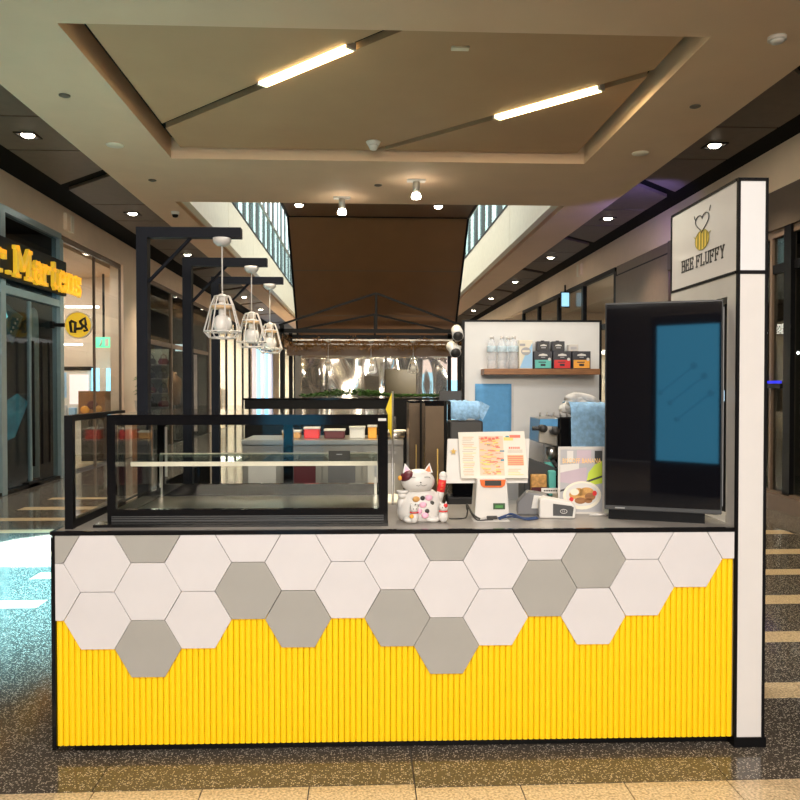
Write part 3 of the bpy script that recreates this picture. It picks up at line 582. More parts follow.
# ================================================================== THE KIOSK (kiosk frame)
CT = .995
ctr = thing('serving_counter', 'kiosk counter faced with white and grey hexagon tiles over yellow fluted slats', 'counter')
B(.004, 3.016, .034, .70, .05, .968).build('carcass', 'blackmetal', ctr); B(.13, 1.46, .7001, 1.08, .05, .968).build('rear_carcass', 'blackmetal', ctr)
B(.06, 3.018, .06, .68, 0, .05).build('plinth', 'blackmetal', ctr)
B(-.014, .004, .0, 3.2, .03, .968).build('end_panel', 'gloss_black', ctr)
# hexagon tiles
HS = .1459; HW = .2189; HH = HS * math.sqrt(3)
def clip(poly, ax, lim, keep_less):
    out = []
    for i in range(len(poly)):
        p, q = poly[i], poly[(i + 1) % len(poly)]; ip = (p[ax] <= lim) == keep_less or p[ax] == lim; iq = (q[ax] <= lim) == keep_less or q[ax] == lim
        if ip: out.append(p)
        if ip != iq:
            t = (lim - p[ax]) / (q[ax] - p[ax]); out.append((p[0] + t * (q[0] - p[0]), p[1] + t * (q[1] - p[1])))
    return out
# per column: list of (centre z, grey?)
EV, OD = (.9815, .7285, .476), (.8545, .601)
cols = {0: [(0, 1), (1, 0)], 1: [(0, 0), (1, 0)], 2: [(0, 1), (1, 0), (2, 1)], 3: [(0, 0), (1, 0)], 4: [(0, 0), (1, 1)], 5: [(0, 0), (1, 1)], 6: [(0, 0), (1, 0)], 7: [(0, 0), (1, 1)],
        8: [(0, 1), (1, 0), (2, 1)], 9: [(0, 0), (1, 0)], 10: [(0, 0), (1, 1)], 11: [(0, 1), (1, 0)], 12: [(0, 0), (1, 0)], 13: [(0, 0)], 14: [(0, 0)]}
hex_meshes = {}; bottoms = []
for ci, lst in cols.items():
    cx = .407 + HW * (ci - 2); zs = EV if ci % 2 == 0 else OD
    for (ri, grey) in lst:
        cz = zs[ri]; r = HS - .0011
        poly = [(cx + r * math.cos(k * PI / 3), cz + r * math.sin(k * PI / 3)) for k in range(6)]
        bottoms.append((cx, cz))
        full = poly
        poly = clip(poly, 1, .976, True); poly = clip(poly, 0, 3.014, True); poly = clip(poly, 0, .006, False)
        if len(poly) < 3: continue
        m_ = 'tile_grey' if grey else 'tile_white'
        whole = len(poly) == 6 and all(abs(a[0] - b[0]) + abs(a[1] - b[1]) < 1e-6 for a, b in zip(poly, full))
        if whole:
            if m_ not in hex_meshes: hex_meshes[m_] = MB().prism([(p[0] - cx, p[1] - cz) for p in poly], 'y', -.006, .033, bev=.0014).mesh('hexagon_tile', m_)
            o = bpy.data.objects.new('hexagon_tile', hex_meshes[m_]); COL.objects.link(o); o.parent = ctr; o.location = (cx, 0, cz)
        else: MB().prism([(p[0] - cx, p[1] - cz) for p in poly], 'y', -.006, .033, bev=.0014).build('hexagon_tile', m_, ctr, (cx, 0, cz))
# fluted slats, each running up behind the tiles
def tile_bottom(x):
    z = 9
    for cx, cz in bottoms:
        d = abs(x - cx)
        if d < HS: z = min(z, cz - (HH / 2 if d < HS / 2 else (HS - d) * math.sqrt(3)))
    return z
NS = 117; sw = 3.010 / NS
prof = [(-sw / 2 + .0007, .033), (-sw / 2 + .0007, .010)] + [(sw / 2 * .94 * -math.cos(a), .010 - .006 * math.sin(a)) for a in [PI * k / 6 for k in range(1, 6)]] + [(sw / 2 - .0007, .010), (sw / 2 - .0007, .033)]
slat_me = MB().prism(prof, 'z', 0, 1).mesh('slat', 'yellow')
for k in range(NS):
    x = .005 + sw * (k + .5); top = min(max(tile_bottom(x - sw / 2), tile_bottom(x + sw / 2)) + .02, .97)
    # the slat must not poke out above the tile field between two tiles: it stays behind the tiles (tiles stand proud)
    o = bpy.data.objects.new('slat', slat_me); COL.objects.link(o); o.parent = ctr; o.location = (x, 0, .047); o.scale = (1, 1, top - .047)
# worktop
wt = thing('worktop', 'grey laminate worktop with black front edge on the tiled counter', 'worktop', (0, 0, .969))
B(.002, 3.014, .012, .72, 0, .026).build('slab', 'worktop', wt); B(.13, 1.466, .7201, 1.10, 0, .026).build('return_slab', 'worktop', wt); B(-.014, 3.016, -.008, .012, .008, .026).build('front_edge', 'gloss_black', wt)
B(-.014, .002, .012, 3.2, .0, .026).build('side_edge', 'gloss_black', wt)

# pylon
py = thing('sign_pylon', 'tall white pylon with black edges and bee sign at the right end of the counter', 'sign', (3.02, 0, 0))
PWd, PD, PH = .138, .78, 2.556; e_ = .012
f_ = MB()
for (x0, x1) in ((0, e_), (PWd - e_, PWd)): f_.box(x0, x1, -.004, .012, .045, PH)
f_.box(0, PWd, -.004, .012, PH - .012, PH + .002); f_.box(0, PWd, -.004, .012, 2.131, 2.147)
f_.box(-.003, .006, .0121, PD, 2.135, 2.147); f_.box(-.003, .006, .0121, PD, PH - .010, PH + .002); f_.box(-.003, .006, PD - .01, PD + .004, 2.147, PH - .010)
f_.box(.0061, PWd, .0121, PD, PH - .004, PH + .002)
f_.build('edge_frame', 'blackmetal', py)
B(PWd - .004, PWd + .008, .0121, PD, .045, PH - .004).build('outer_side', 'blackmetal', py)
B(0, PWd + .008, -.006, PD, 0, .045).build('plinth', 'blackmetal', py)
B(e_, PWd - e_, .001, .0119, .0451, 2.131).build('front_panel', 'pylon_low', py); B(e_, PWd - e_, .001, .0119, 2.147, PH - .012).build('front_lightbox', 'pylon_white', py)
B(.0005, .0062, .0122, PD - .011, 2.1471, PH - .0102).build('sign_face', 'sign_white', py)
B(.001, PWd - .005, .0122, .10, .0455, 2.134).build('front_stile', 'offwhite', py); B(.001, PWd - .005, .62, PD, .0455, 2.134).build('rear_stile', 'offwhite', py)
B(.001, PWd - .005, .1001, .6199, 2.04, 2.134).build('top_rail', 'offwhite', py); B(.001, PWd - .005, .1001, .6199, .0455, 1.0).build('lower_panel', 'offwhite', py)
B(.0065, PWd - .005, .0125, PD - .012, 2.148, PH - .011).build('lightbox_core', 'offwhite', py)
# lettering BEE FLUFFY in slab strokes on the inner face (reads along -y)
GL = {'B': [((0, 0), (0, 1)), ((0, 1), (.45, 1)), ((.45, 1), (.55, .9)), ((.55, .9), (.55, .65)), ((.55, .65), (.45, .53)), ((0, .53), (.45, .53)), ((.45, .53), (.6, .4)), ((.6, .4), (.6, .12)), ((.6, .12), (.45, 0)), ((0, 0), (.45, 0)), ((-.12, 0), (.1, 0)), ((-.12, 1), (.1, 1))],
      'E': [((0, 0), (0, 1)), ((-.12, 1), (.55, 1)), ((-.12, 0), (.55, 0)), ((0, .52), (.4, .52)), ((.55, 1), (.55, .82)), ((.55, 0), (.55, .18)), ((.4, .42), (.4, .62))],
      'F': [((0, 0), (0, 1)), ((-.12, 1), (.55, 1)), ((-.12, 0), (.16, 0)), ((0, .52), (.4, .52)), ((.55, 1), (.55, .82)), ((.4, .42), (.4, .62))],
      'L': [((0, 0), (0, 1)), ((-.12, 1), (.14, 1)), ((-.12, 0), (.55, 0)), ((.55, 0), (.55, .2))],
      'U': [((0, 1), (0, .25)), ((0, .25), (.12, .03)), ((.12, .03), (.42, .03)), ((.42, .03), (.54, .25)), ((.54, .25), (.54, 1)), ((-.12, 1), (.12, 1)), ((.42, 1), (.66, 1))],
      'Y': [((0, 1), (.28, .5)), ((.56, 1), (.28, .5)), ((.28, .5), (.28, 0)), ((-.1, 1), (.1, 1)), ((.46, 1), (.66, 1)), ((.16, 0), (.4, 0))]}
def strokes(word, h, width):
    mb = MB(); x = 0; pl = []
    for ch in word:
        if ch == ' ': x += .55; continue
        for a, b in GL[ch]: pl.append(((a[0] + x, a[1]), (b[0] + x, b[1])))
        x += .93
    x -= .2; sc = width / x; hw = .0042
    for a, b in pl:
        A = Vector((a[0] * sc, a[1] * h)); Bv = Vector((b[0] * sc, b[1] * h)); d = (Bv - A).normalized(); wd = hw if abs(d.y) > .6 else hw * .75; n = Vector((-d.y, d.x)) * wd; d = d * wd
        mb.prism([tuple(A - d - n), tuple(Bv + d - n), tuple(Bv + d + n), tuple(A - d + n)], 'z', 0, .002)
    return mb
for wd, w0, yy in (('BEE', .150, .625), ('FLUFFY', .315, .440)):
    lt = strokes(wd, .055, w0).build('lettering', 'ink', py); lt.matrix_local = T((-.0002, yy, 2.228)) @ FACE_XNEG
bee = MB().prism([(.080 * math.cos(2 * PI * k / 32), .048 * math.sin(2 * PI * k / 32)) for k in range(32)], 'z', 0, .002).build('bee_body', 'bee_yellow', py)
bee.matrix_local = T((-.0002, .375, 2.352)) @ Matrix.Rotation(0, 4, 'X') @ FACE_XNEG
s_ = MB()
for x in (-.046, -.012, .022, .056):
    hh = .047 * math.sqrt(max(0, 1 - (x / .080) ** 2)); s_.box(x - .007, x + .007, -hh, hh, .002, .003)
s_.tube([(.080 * math.cos(2 * PI * k / 32), .048 * math.sin(2 * PI * k / 32), .002) for k in range(32)], .0022, 5, closed=True)
s_.tube([(-.076, .018, .002), (-.098, .03, .002)], .002, 5); s_.tube([(.076, .018, .002), (.098, .026, .002)], .002, 5)
s_.build('stripes', 'bee_stripe', bee)
h_ = MB(); pts = []
for k in range(37):
    a = 2 * PI * k / 36; hx = 16 * math.sin(a) ** 3; hy = 13 * math.cos(a) - 5 * math.cos(2 * a) - 2 * math.cos(3 * a) - math.cos(4 * a)
    pts.append((hx * .0050, .088 + hy * .0032, .002))
h_.tube(pts, .0024, 5); h_.tube([(-.084, .115, .002), (-.096, .135, .002)], .0022, 5); h_.tube([(.084, .125, .002), (.096, .15, .002)], .0022, 5)
h_.build('wings', 'ink', bee)

# television
tvx, tvy = 2.50, .25; ang = math.atan2(-.18, .49); TW = .522
tv = thing('television', 'black portrait screen angled at the right end of the counter', 'television', (tvx, tvy, 1.04), ang)
B(0, TW, .0, .045, 0, .985, bev=.005).build('casing', 'darkgrey', tv); B(.006, TW - .006, -.003, -.0001, .022, .977).build('screen_glass', 'screen', tv)
B(.05, .095, -.006, -.0031, .008, .014).build('brand_plate', 'steel', tv)
B(TW, TW + .004, -.004, .03, .04, .95).build('side_bezel', 'midgrey', tv)
B(TW + .0041, TW + .0085, .005, .02, .52, .57).build('sensor', 'skyblue', tv)
B(.12, .30, .0451, .08, .3, .7).build('mount_plate', 'blackmetal', tv)
MB().bar((.22, .07, .5), (TW - .05, .20, .5), .018, 8).build('mount_arm', 'blackmetal', tv)
B(.02, .45, .004, .09, -.045, -.0).build('foot', 'blackmetal', tv)

# display case
dc = thing('display_case', 'black framed glass cake display case, empty, on the left of the counter', 'display case', (.17, .18, CT))
W_, D_, H_ = 1.293, .86, .503
B(-.03, W_, -.10, -.0, 0, .012).build('front_lip', 'gloss_black', dc)
B(0, W_, 0, .035, .0, .064).build('front_base', 'gloss_black', dc); B(0, W_, D_ - .04, D_, 0, .078).build('rear_base', 'gloss_black', dc)
for x0, x1 in ((0, .03), (W_ - .03, W_)): B(x0, x1, .035, D_ - .04, 0, .064).build('side_base', 'gloss_black', dc)
for k in range(3): B(.02, W_ - .02, -.004, -.0001, .012 + k * .009, .017 + k * .009).build('vent_slat', 'darkgrey', dc)
B(0, W_, 0, D_, H_ - .02, H_).build('top', 'gloss_black', dc)
B(0, W_, 0, .03, H_ - .048, H_ - .02).build('front_rail', 'gloss_black', dc); B(0, W_, D_ - .03, D_, H_ - .05, H_ - .02).build('rear_rail', 'gloss_black', dc)
for x0, x1 in ((0, .038), (W_ - .042, W_)): B(x0, x1, 0, .03, .064, H_ - .048).build('front_post', 'gloss_black', dc)
for x0, x1 in ((0, .04), (W_ - .045, W_), (W_ * .55, W_ * .55 + .055)): B(x0, x1, D_ - .03, D_, .078, H_ - .05).build('rear_post', 'gloss_black', dc)
B(.04, W_ - .04, .012, .018, .066, H_ - .05).build('front_glass', 'caseglass', dc)
for x in (.004, W_ - .010): B(x, x + .006, .032, D_ - .032, .066, H_ - .022).build('side_glass', 'caseglass', dc)
for x0, x1, y in ((.04, W_ * .57, D_ - .014), (W_ * .57, W_ - .045, D_ - .024)):
    dr = B(x0, x1, y, y + .004, .08, H_ - .052).build('sliding_door', 'doorglass', dc); B(x0, x0 + .012, y - .004, y - .0001, .12, H_ - .1).build('grip', 'steel', dr)
B(.031, W_ - .031, .036, D_ - .041, .0, .014).build('deck', 'steel', dc)
sh = B(.02, W_ - .05, .29, D_ - .05, .245, .253).build('glass_shelf', 'balglass', dc); B(.02, W_ - .05, .282, .2899, .236, .258).build('edge_strip', 'cream', sh); B(.02, W_ - .05, D_ - .05, D_ - .045, .246, .256).build('edge_strip', 'cream', sh)
for x in (.02, W_ - .065): B(x, x + .015, D_ - .06, D_ - .045, .014, .245).build('shelf_support', 'steel', dc)
B(W_ - .04, W_ - .022, .30, .33, .014, H_ - .02).build('chrome_upright', 'steel', dc)
B(.06, W_ - .06, .04, .065, H_ - .034, H_ - .0201).build('lamp_strip', 'tube_white', dc)
B(W_ - .045, W_ - .008, -.002, -.0001, H_ - .030, H_ - .018).build('sticker', 'white', dc)
t = thing('price_sign', 'small black blank sign standing on the display case shelf', 'sign', (1.22, .55, CT + .2535)); B(-.055, .055, 0, .006, 0, .05, bev=.002).build('face', 'ink', t); B(-.05, .05, .006, .04, 0, .004).build('foot', 'ink', t); B(-.015, .015, -.001, -.0001, .03, .034).build('lettering', 'greycard', t)
# side guard
gd = thing('glass_guard', 'black framed glass guard at the left end of the counter', 'glass guard', (.03, .045, CT))
B(0, .035, 0, .035, 0, .505).build('post', 'blackmetal', gd); B(0, .03, .72, .75, 0, .505).build('post', 'blackmetal', gd)
B(0, .03, .0351, .7199, .478, .505).build('top_rail', 'blackmetal', gd); B(0, .03, .0351, .7199, 0, .035).build('bottom_rail', 'blackmetal', gd); B(.012, .018, .036, .719, .036, .477).build('pane', 'caseglass', gd)

# portals and pendants
for i, y in enumerate((1.0, 2.05, 3.0)):
    t = thing('portal_frame', ['nearest', 'middle', 'farthest'][i] + ' of the three charcoal steel post and arm frames over the display side', 'frame', (.06, y, 0), 0, 'charcoal portal frames over the kiosk')
    B(0, .062, 0, .062, 0, 2.525).build('post', 'portal', t); B(.0621, .585, 0, .062, 2.468, 2.525).build('arm', 'portal', t)
    MB().bar((.06, .03, 2.22), (.30, .03, 2.47), .011).build('brace', 'portal', t); B(-.03, .092, -.03, .092, 0, .012).build('base_plate', 'portal', t)
def pendant(root, r=.102, drop=.30):
    MB().lathe([(.005, -.045), (.03, -.042), (.05, -.022), (.052, 0)], n=20).build('canopy', 'white', root)
    MB().bar((0, 0, -.045), (0, 0, -drop - .02), .004, 8).build('cable', 'white', root)
    z0 = -drop
    MB().lathe([(.018, z0 - .04), (.03, z0 - .02), (.03, z0 + .0), (.012, z0 + .01)], n=16).build('lamp_holder', 'white', root)
    cg = MB(); n = 8; lv = [(r * .42, z0 - .005), (r * .62, z0 - .055), (r, z0 - .205), (r * .70, z0 - .24)]
    for k in range(n):
        a = 2 * PI * (k + .5) / n; pr = [(q[0] * math.cos(a), q[0] * math.sin(a), q[1]) for q in lv]
        for p, q in zip(pr, pr[1:]): cg.bar(p, q, .0042, 5)
    for q in lv: cg.tube([(q[0] * math.cos(2 * PI * (k + .5) / n), q[0] * math.sin(2 * PI * (k + .5) / n), q[1]) for k in range(n)], .0044, 5, closed=True)
    cg.build('wire_cage', 'white', root)
    MB().lathe([(r * .59, z0 - .075), (r * .60, z0 - .058)], n=24).build('timber_ring', 'palewood', root)
    b = MB(); b.ell((0, 0, z0 - .160), (.054, .054, .056), seg=20); b.lathe([(.020, z0 - .12), (.022, z0 - .04)], n=14); b.build('globe', 'globe', root)
    return root
pn = None
for i, (y, lab) in enumerate(((1.03, 'nearest and largest of the three white cage pendant lamps'), (2.08, 'middle one of the three white cage pendant lamps'), (3.03, 'farthest of the three white cage pendant lamps'))):
    if pn is None: pn = pendant(thing('pendant_lamp', lab, 'pendant lamp', (.535, y, 2.468), 0, 'white cage pendant lamps'), .104, .325)
    else: dup_at(pn, (.535, y, 2.468), 0, True, lab)

# fortune cat
ct = thing('fortune_cat', 'white ceramic beckoning cat figurine with red banded paw on the counter', 'figurine', (1.615, .235, CT), .12)
b = MB(); b.lathe([(.02, 0), (.085, 0), (.103, .012), (.112, .045), (.108, .085), (.088, .125), (.06, .145)], n=28, sy=.72); b.ell((-.085, -.015, .085), (.026, .024, .048)); b.ell((-.088, -.03, .125), (.024, .022, .018)); b.lathe([(.026, .0), (.03, .006), (.026, .012)], (-.088, -.028, .135), 16)
b.ell((-.055, -.065, .016), (.035, .028, .018)); b.ell((.05, -.062, .014), (.035, .026, .016)); b.build('body', 'white', ct)
hd = MB(); hd.ell((-.012, -.012, .187), (.080, .066, .058), seg=24); hd.build('head', 'white', ct)
for x, m_, s in ((-.062, 'maroon', -1), (.032, 'orange_red', 1)):
    ea = MB().add([(x - .024, -.03, .225), (x + .024, -.03, .228), (x + .02, .01, .226), (x - .02, .01, .224), (x + s * .012, -.012, .272)], [(0, 1, 4), (1, 2, 4), (2, 3, 4), (3, 0, 4), (0, 3, 2, 1)]).build('ear', 'white', ct)
    MB().add([(x - .016, -.0285, .230), (x + .016, -.0285, .232), (x + s * .010, -.0185, .262)], [(0, 1, 2)]).build('inner_ear', 'pink' if s < 0 else m_, ea)
MB().ell((-.064, -.018, .213), (.036, .052, .024), seg=14, rot=Matrix.Rotation(-.55, 4, 'Y')).build('cap', 'maroon', ct)
MB().ell((-.100, -.03, .205), (.010, .012, .012), seg=10).build('tassel', 'orange', ct)
fm = MB()
for x in (-.045, .02):
    fm.tube([(x + .018 * math.cos(a), -.0745 + .010 * abs(math.cos(a)), .205 + .008 * math.sin(a)) for a in [PI * k / 6 for k in range(7)]], .0012, 4)
fm.tube([(-.035, -.0725, .176), (-.020, -.0765, .172), (-.010, -.078, .178), (.002, -.077, .172), (.02, -.0715, .176)], .0012, 4); fm.ell((-.01, -.078, .188), (.004, .003, .003), seg=8)
fm.build('face_lines', 'ink', ct)
ar = MB().tube([(.088, .0, .09), (.098, -.005, .13), (.106, -.008, .17), (.110, -.01, .205)], [.020, .018, .017, .017], 12).build('raised_arm', 'white', ct)
MB().tube([(.099, -.005, .135), (.108, -.009, .192)], [.0195, .0185], 12).build('red_band', 'red', ar); MB().ell((.111, -.010, .212), (.020, .018, .018), seg=12).build('paw', 'white', ar)
for k in range(3): MB().tube([(.094 + .003 * k, -.025, .148 + .014 * k), (.104 + .003 * k, -.028, .150 + .014 * k)], .002, 4).build('gold_mark', 'gold', ar)
for (x, z, m_) in ((.0, .115, 'ink'), (-.03, .08, 'ink'), (.045, .09, 'ink'), (.02, .055, 'ink'), (.0, .085, 'pink'), (.03, .115, 'pink'), (-.02, .055, 'pink'), (.01, .035, 'pink'), (-.03, .11, 'tan')):
    rr = .108 * math.sqrt(max(.05, 1 - ((x) / .112) ** 2)) * .72 * (1 if z < .09 else .88); MB().ell((x, -rr - .004, z), (.011 if m_ == 'ink' else .018, .006, .011 if m_ == 'ink' else .014), seg=8).build('painted_flower', m_, ct)
for (x, s, sp) in ((-.042, 1., 'tan'), (.095, 1.05, 'red')):
    kt = MB(); kt.ell((x, -.085, .030 * s), (.022 * s, .018, .030 * s), seg=12); kt.ell((x, -.088, .068 * s), (.020 * s, .017, .018 * s), seg=12)
    for q in (-1, 1): kt.tube([(x + q * .012, -.086, .078 * s), (x + q * .014, -.086, .094 * s)], [.007, .0015], 6)
    ko = kt.build('kitten', 'white', ct); MB().ell((x + (.008 if s > 1 else -.014), -.102, .078 * s if s > 1 else .036), (.010, .004, .010), seg=8).build('patch', sp if s > 1 else 'orange', ko); MB().tube([(x + .019 * math.cos(a), -.087 + .018 * math.sin(a), .052 * s) for a in [2 * PI * k / 12 for k in range(12)]], .003, 5, closed=True).build('collar', 'red', ko)
    for q in (-1, 1): MB().ell((x + q * .007, -.105, .070 * s), (.0022, .002, .003), seg=6).build('eye', 'ink', ko)

# point of sale
ps = thing('sales_terminal', 'white point of sale terminal seen from behind with orange handle trim', 'terminal', (1.965, .33, CT))
MB().prism([(-.085, 0), (.085, 0), (.072, .185), (-.072, .185)], 'y', -.05, .09, bev=.006).build('stand', 'white', ps)
cut = MB().prism([(-.060, .186), (.066, .186), (.060, .158), (.045, .148), (-.040, .148), (-.054, .158)], 'y', -.058, -.0505, bev=.002).build('orange_trim', 'orange_red', ps)
B(-.036, .042, -.062, -.0581, .158, .182).build('handle_gap', 'ink', cut)
B(.005, .062, -.054, -.0501, .043, .072).build('customer_display', 'lcd', ps)
for k in range(6): B(.016 + .006 * k, .020 + .006 * k, -.0552, -.0541, .050, .062).build('digit', 'lcd_on', ps)
scr = MB().add([(-.215, .02, .160), (.185, .02, .160), (.210, .10, .372), (-.200, .10, .372), (-.215, .05, .158), (.185, .05, .158), (.210, .128, .366), (-.200, .128, .366)], [(0, 1, 2, 3), (4, 7, 6, 5), (0, 4, 5, 1), (1, 5, 6, 2), (2, 6, 7, 3), (3, 7, 4, 0)]).build('display_back', 'offwhite', ps)
MB().box(-.06, .06, .03, .07, .1855, .24).build('neck', 'white', ps)
st = MB(); 
st.prism([((.017 if k % 2 == 0 else .007) * math.cos(PI / 2 + k * PI / 5), (.017 if k % 2 == 0 else .007) * math.sin(PI / 2 + k * PI / 5)) for k in range(10)], 'y', -.002, .002)
so = st.build('star', 'gold'); tag(so, 'small gold star ornament stuck on the left of the terminal', 'ornament'); so.matrix_world = KM @ T((1.79, .33 + .062, CT + .312)); 
# menu sheet on the terminal's back
mn = thing('menu_sheet', 'colourful hand drawn menu sheet taped to the back of the sales terminal', 'menu', (1.815, .335, CT + .185))
mw, mh = .335, .225
def mp(x, z, d=.0): return (x * mw, .0 + z * .078 - d, z * mh)
MB().add([mp(.02, 0), mp(1, .0), mp(.985, 1), mp(0, .98), mp(.02, 0, -.002), mp(1, 0, -.002), mp(.985, 1, -.002), mp(0, .98, -.002)], [(0, 1, 2, 3), (7, 6, 5, 4), (0, 4, 5, 1), (1, 5, 6, 2), (2, 6, 7, 3), (3, 7, 4, 0)]).build('sheet', 'paper', mn)
M['m_red'] = mat('print_red', (.80, .20, .14), .7, var=.2); M['m_or'] = mat('print_orange', (.85, .42, .22), .7, var=.2); M['m_ye'] = mat('print_yellow', (.88, .65, .20), .7); M['m_pk'] = mat('print_blush', (.80, .55, .42), .7); M['m_te'] = mat('print_teal', (.10, .28, .34), .7); M['m_dk'] = mat('print_taupe', (.55, .48, .40), .7)
pr = MB()
def pq(x, z, w_, h, mi, d=.0014): pr.add([mp(x, z, d), mp(x + w_, z, d), mp(x + w_, z + h, d), mp(x, z + h, d)], [(0, 1, 2, 3)], mi)
pq(.30, .06, .36, .84, 3, .0006); pq(.04, .06, .2, .86, 3, .0005) if False else None
for col_x, col_w, nl in ((.05, .2, 22), (.70, .24, 4)):
    for k in range(nl):
        zz = .07 + k * .038; pq(col_x + random.uniform(0, .02), zz, col_w * random.uniform(.6, 1), .012, random.choice((1, 1, 5, 2)))
for k in range(110):
    pq(random.uniform(.30, .56), random.uniform(.08, .86), random.uniform(.03, .10), random.uniform(.010, .03), random.choice((0, 1, 1, 2, 2)), .0015 + .0004 * random.random())
for k in range(5): pq(.33 + k * .055, .82 + .015 * math.sin(k * 2), .045, .05, 0, .002)
pq(.71, .27, .24, .22, 1, .0012)
for k in range(5): pq(.72, .285 + k * .04, .22, .022, 0, .0018)
for k in range(6): pq(.74 + k * .028, .62, .02, .045, 0)
for k in range(4): pq(.72, .54 + k * .018, .22, .008, 5)
pq(.67, .80, .14, .07, 2, .001); pq(.76, .86, .16, .06, 0); pq(.70, .87, .05, .03, 4); pq(.60, .56, .07, .03, 4); pq(.61, .36, .05, .05, 4); pq(.42, .70, .05, .03, 4)
pr.build('print', ['m_red', 'm_or', 'm_ye', 'm_pk', 'm_te', 'm_dk'], mn)
# cables
def cable(name, lab, pts, r, m_, n=4): 
    P = [Vector(p) for p in pts]; out = []
    for i in range(len(P) - 1):
        p0, p1, p2, p3 = P[max(i - 1, 0)], P[i], P[i + 1], P[min(i + 2, len(P) - 1)]
        for k in range(n):
            u = k / n; out.append(.5 * ((2 * p1) + (-p0 + p2) * u + (2 * p0 - 5 * p1 + 4 * p2 - p3) * u * u + (-p0 + 3 * p1 - 3 * p2 + p3) * u ** 3))
    out.append(P[-1]); base = P[0]
    return solo(MB().tube([q - base for q in out], r, 6, 0), name, m_, lab, 'cable', tuple(base))
z = CT + .0045
cable('cable', 'black cable curling from behind the cat to the left of the terminal', [(1.755, .25, z), (1.80, .25, z), (1.84, .28, z), (1.855, .32, z + .04), (1.865, .26, z + .02), (1.885, .20, z), (1.94, .21, z), (1.96, .215, z)], .004, 'ink')
cable('cable', 'black cable dropping along the left side of the terminal stand', [(1.858, .40, z + .02), (1.85, .32, z + .055), (1.868, .24, z + .02), (1.90, .225, z + .001)], .0045, 'ink')
for i, (o_, hgt, lab) in enumerate(((0, .03, 'higher looping blue cable between the terminal and the card reader'), (.02, .012, 'lower looping blue cable between the terminal and the card reader'), (.038, .02, 'rear blue cable between the terminal and the card reader'))):
    cable('cable', lab, [(1.99, .215 + o_, z), (2.01, .205 + o_, z + hgt * .5), (2.04, .2 + o_, z + hgt), (2.075, .205 + o_, z + hgt * .6), (2.11, .2 + o_, z + .002), (2.15, .22 + o_, z), (2.18, .24 + o_, z)], .004, 'bluecable')
solo(B(0, .05, 0, .022, 0, .016, bev=.003), 'cable_plug', 'ink', 'small black plug block in front of the terminal stand', 'plug', (1.935, .235, CT))
solo(B(0, .17, 0, .10, 0, .0015), 'paper_sheet', 'white', 'white sheet of paper under the sales terminal', 'paper', (1.865, .185, CT))
# card reader
cr = thing('card_reader', 'white and grey card payment reader lying on the counter', 'card reader', (2.28, .30, CT), -.12)
MB().prism([(-.085, .0), (.085, 0), (.09, .055), (.075, .075), (-.06, .100), (-.085, .09)], 'y', -.045, .045, bev=.008).build('housing', 'white', cr)
MB().prism([(-.02, .014), (.072, .012), (.078, .055), (.066, .062), (-.02, .072)], 'y', -.0475, -.0452).build('dark_face', 'darkgrey', cr)
MB().tube([(.03 + .016 * math.cos(2 * PI * k / 16), -.049, .036 + .010 * math.sin(2 * PI * k / 16)) for k in range(16)], .0013, 5, closed=True).build('contactless_mark', 'white', cr)
for k in range(2): MB().tube([(.024 + .008 * k, -.0492, .031), (.027 + .008 * k, -.0492, .036), (.024 + .008 * k, -.0492, .041)], .001, 4).build('wave_mark', 'white', cr)
rd = thing('receipt_printer', 'dark grey receipt unit with white front behind the card reader', 'printer', (2.175, .385, CT), -.15)
MB().prism([(-.07, 0), (.08, 0), (.08, .10), (-.02, .115), (-.07, .06)], 'y', -.03, .07, bev=.008).build('body', 'midgrey', rd); MB().prism([(.0, .035), (.055, .035), (.06, .095), (.012, .10)], 'y', -.034, -.0301).build('white_front', 'white', rd)
t = thing('price_strip', 'narrow white lettered strip in front of the coffee station', 'label', (2.255, .52, CT)); B(0, .145, 0, .004, .085, .112).build('strip', 'white', t)
[B(.012 + .012 * k, .021 + .012 * k, -.0006, -.0001, .095, .102).build('letter_mark', 'ink', t) for k in range(10)]; B(.06, .085, .004, .012, 0, .09).build('stem', 'steel', t)
# flyer
fy = thing('flyer_stand', 'acrylic stand with a waffle advertisement beside the television', 'flyer', (2.315, .395, CT), -.02)
FW, FH = .222, .33
B(0, FW, 0, .004, 0, FH).build('acrylic_front', 'offwhite', fy); B(0, FW, .004, .07, 0, .004).build('foot', 'offwhite', fy)
i_ = MB(); mi = ['greycard', 'lilac', 'lime', 'cream', 'tan', 'darkgrey', 'red', 'white', 'orange', 'wood']
def fq(p, m_, d): i_.add([(a * FW, -d, b * FH) for a, b in p], [tuple(range(len(p)))], mi.index(m_))
fq([(.03, .03), (.97, .03), (.97, .97), (.03, .97)], 'greycard', .001)
fq([(.03, .48), (.62, .42), (.62, .70), (.03, .66)], 'lilac', .0014); fq([(.60, .42), (.97, .46), (.97, .80), (.80, .74), (.66, .62)], 'lime', .0016)
fq([(.18, .78), (.32, .78), (.32, .95), (.18, .95)], 'white', .0014); fq([(.40, .76), (.72, .76), (.72, .96), (.40, .96)], 'lilac', .0014); fq([(.80, .76), (.97, .76), (.97, .95), (.80, .95)], 'darkgrey', .0014)
fq([(.03, .62), (.45, .68), (.45, .76), (.03, .74)], 'white', .0015); fq([(.03, .36), (.97, .58), (.97, .55), (.03, .33)], 'darkgrey', .0018)
fq([(.03, .03), (.97, .03), (.97, .5), (.03, .32)], 'greycard', .0012)
el = lambda cx, cz, rx, rz, n=28: [(cx + rx * math.cos(2 * PI * k / n), cz + rz * math.sin(2 * PI * k / n)) for k in range(n)]
fq(el(.52, .28, .43, .215), 'cream', .0020); fq(el(.52, .29, .37, .175), 'white', .0022)
i_.build('picture', mi, fy)
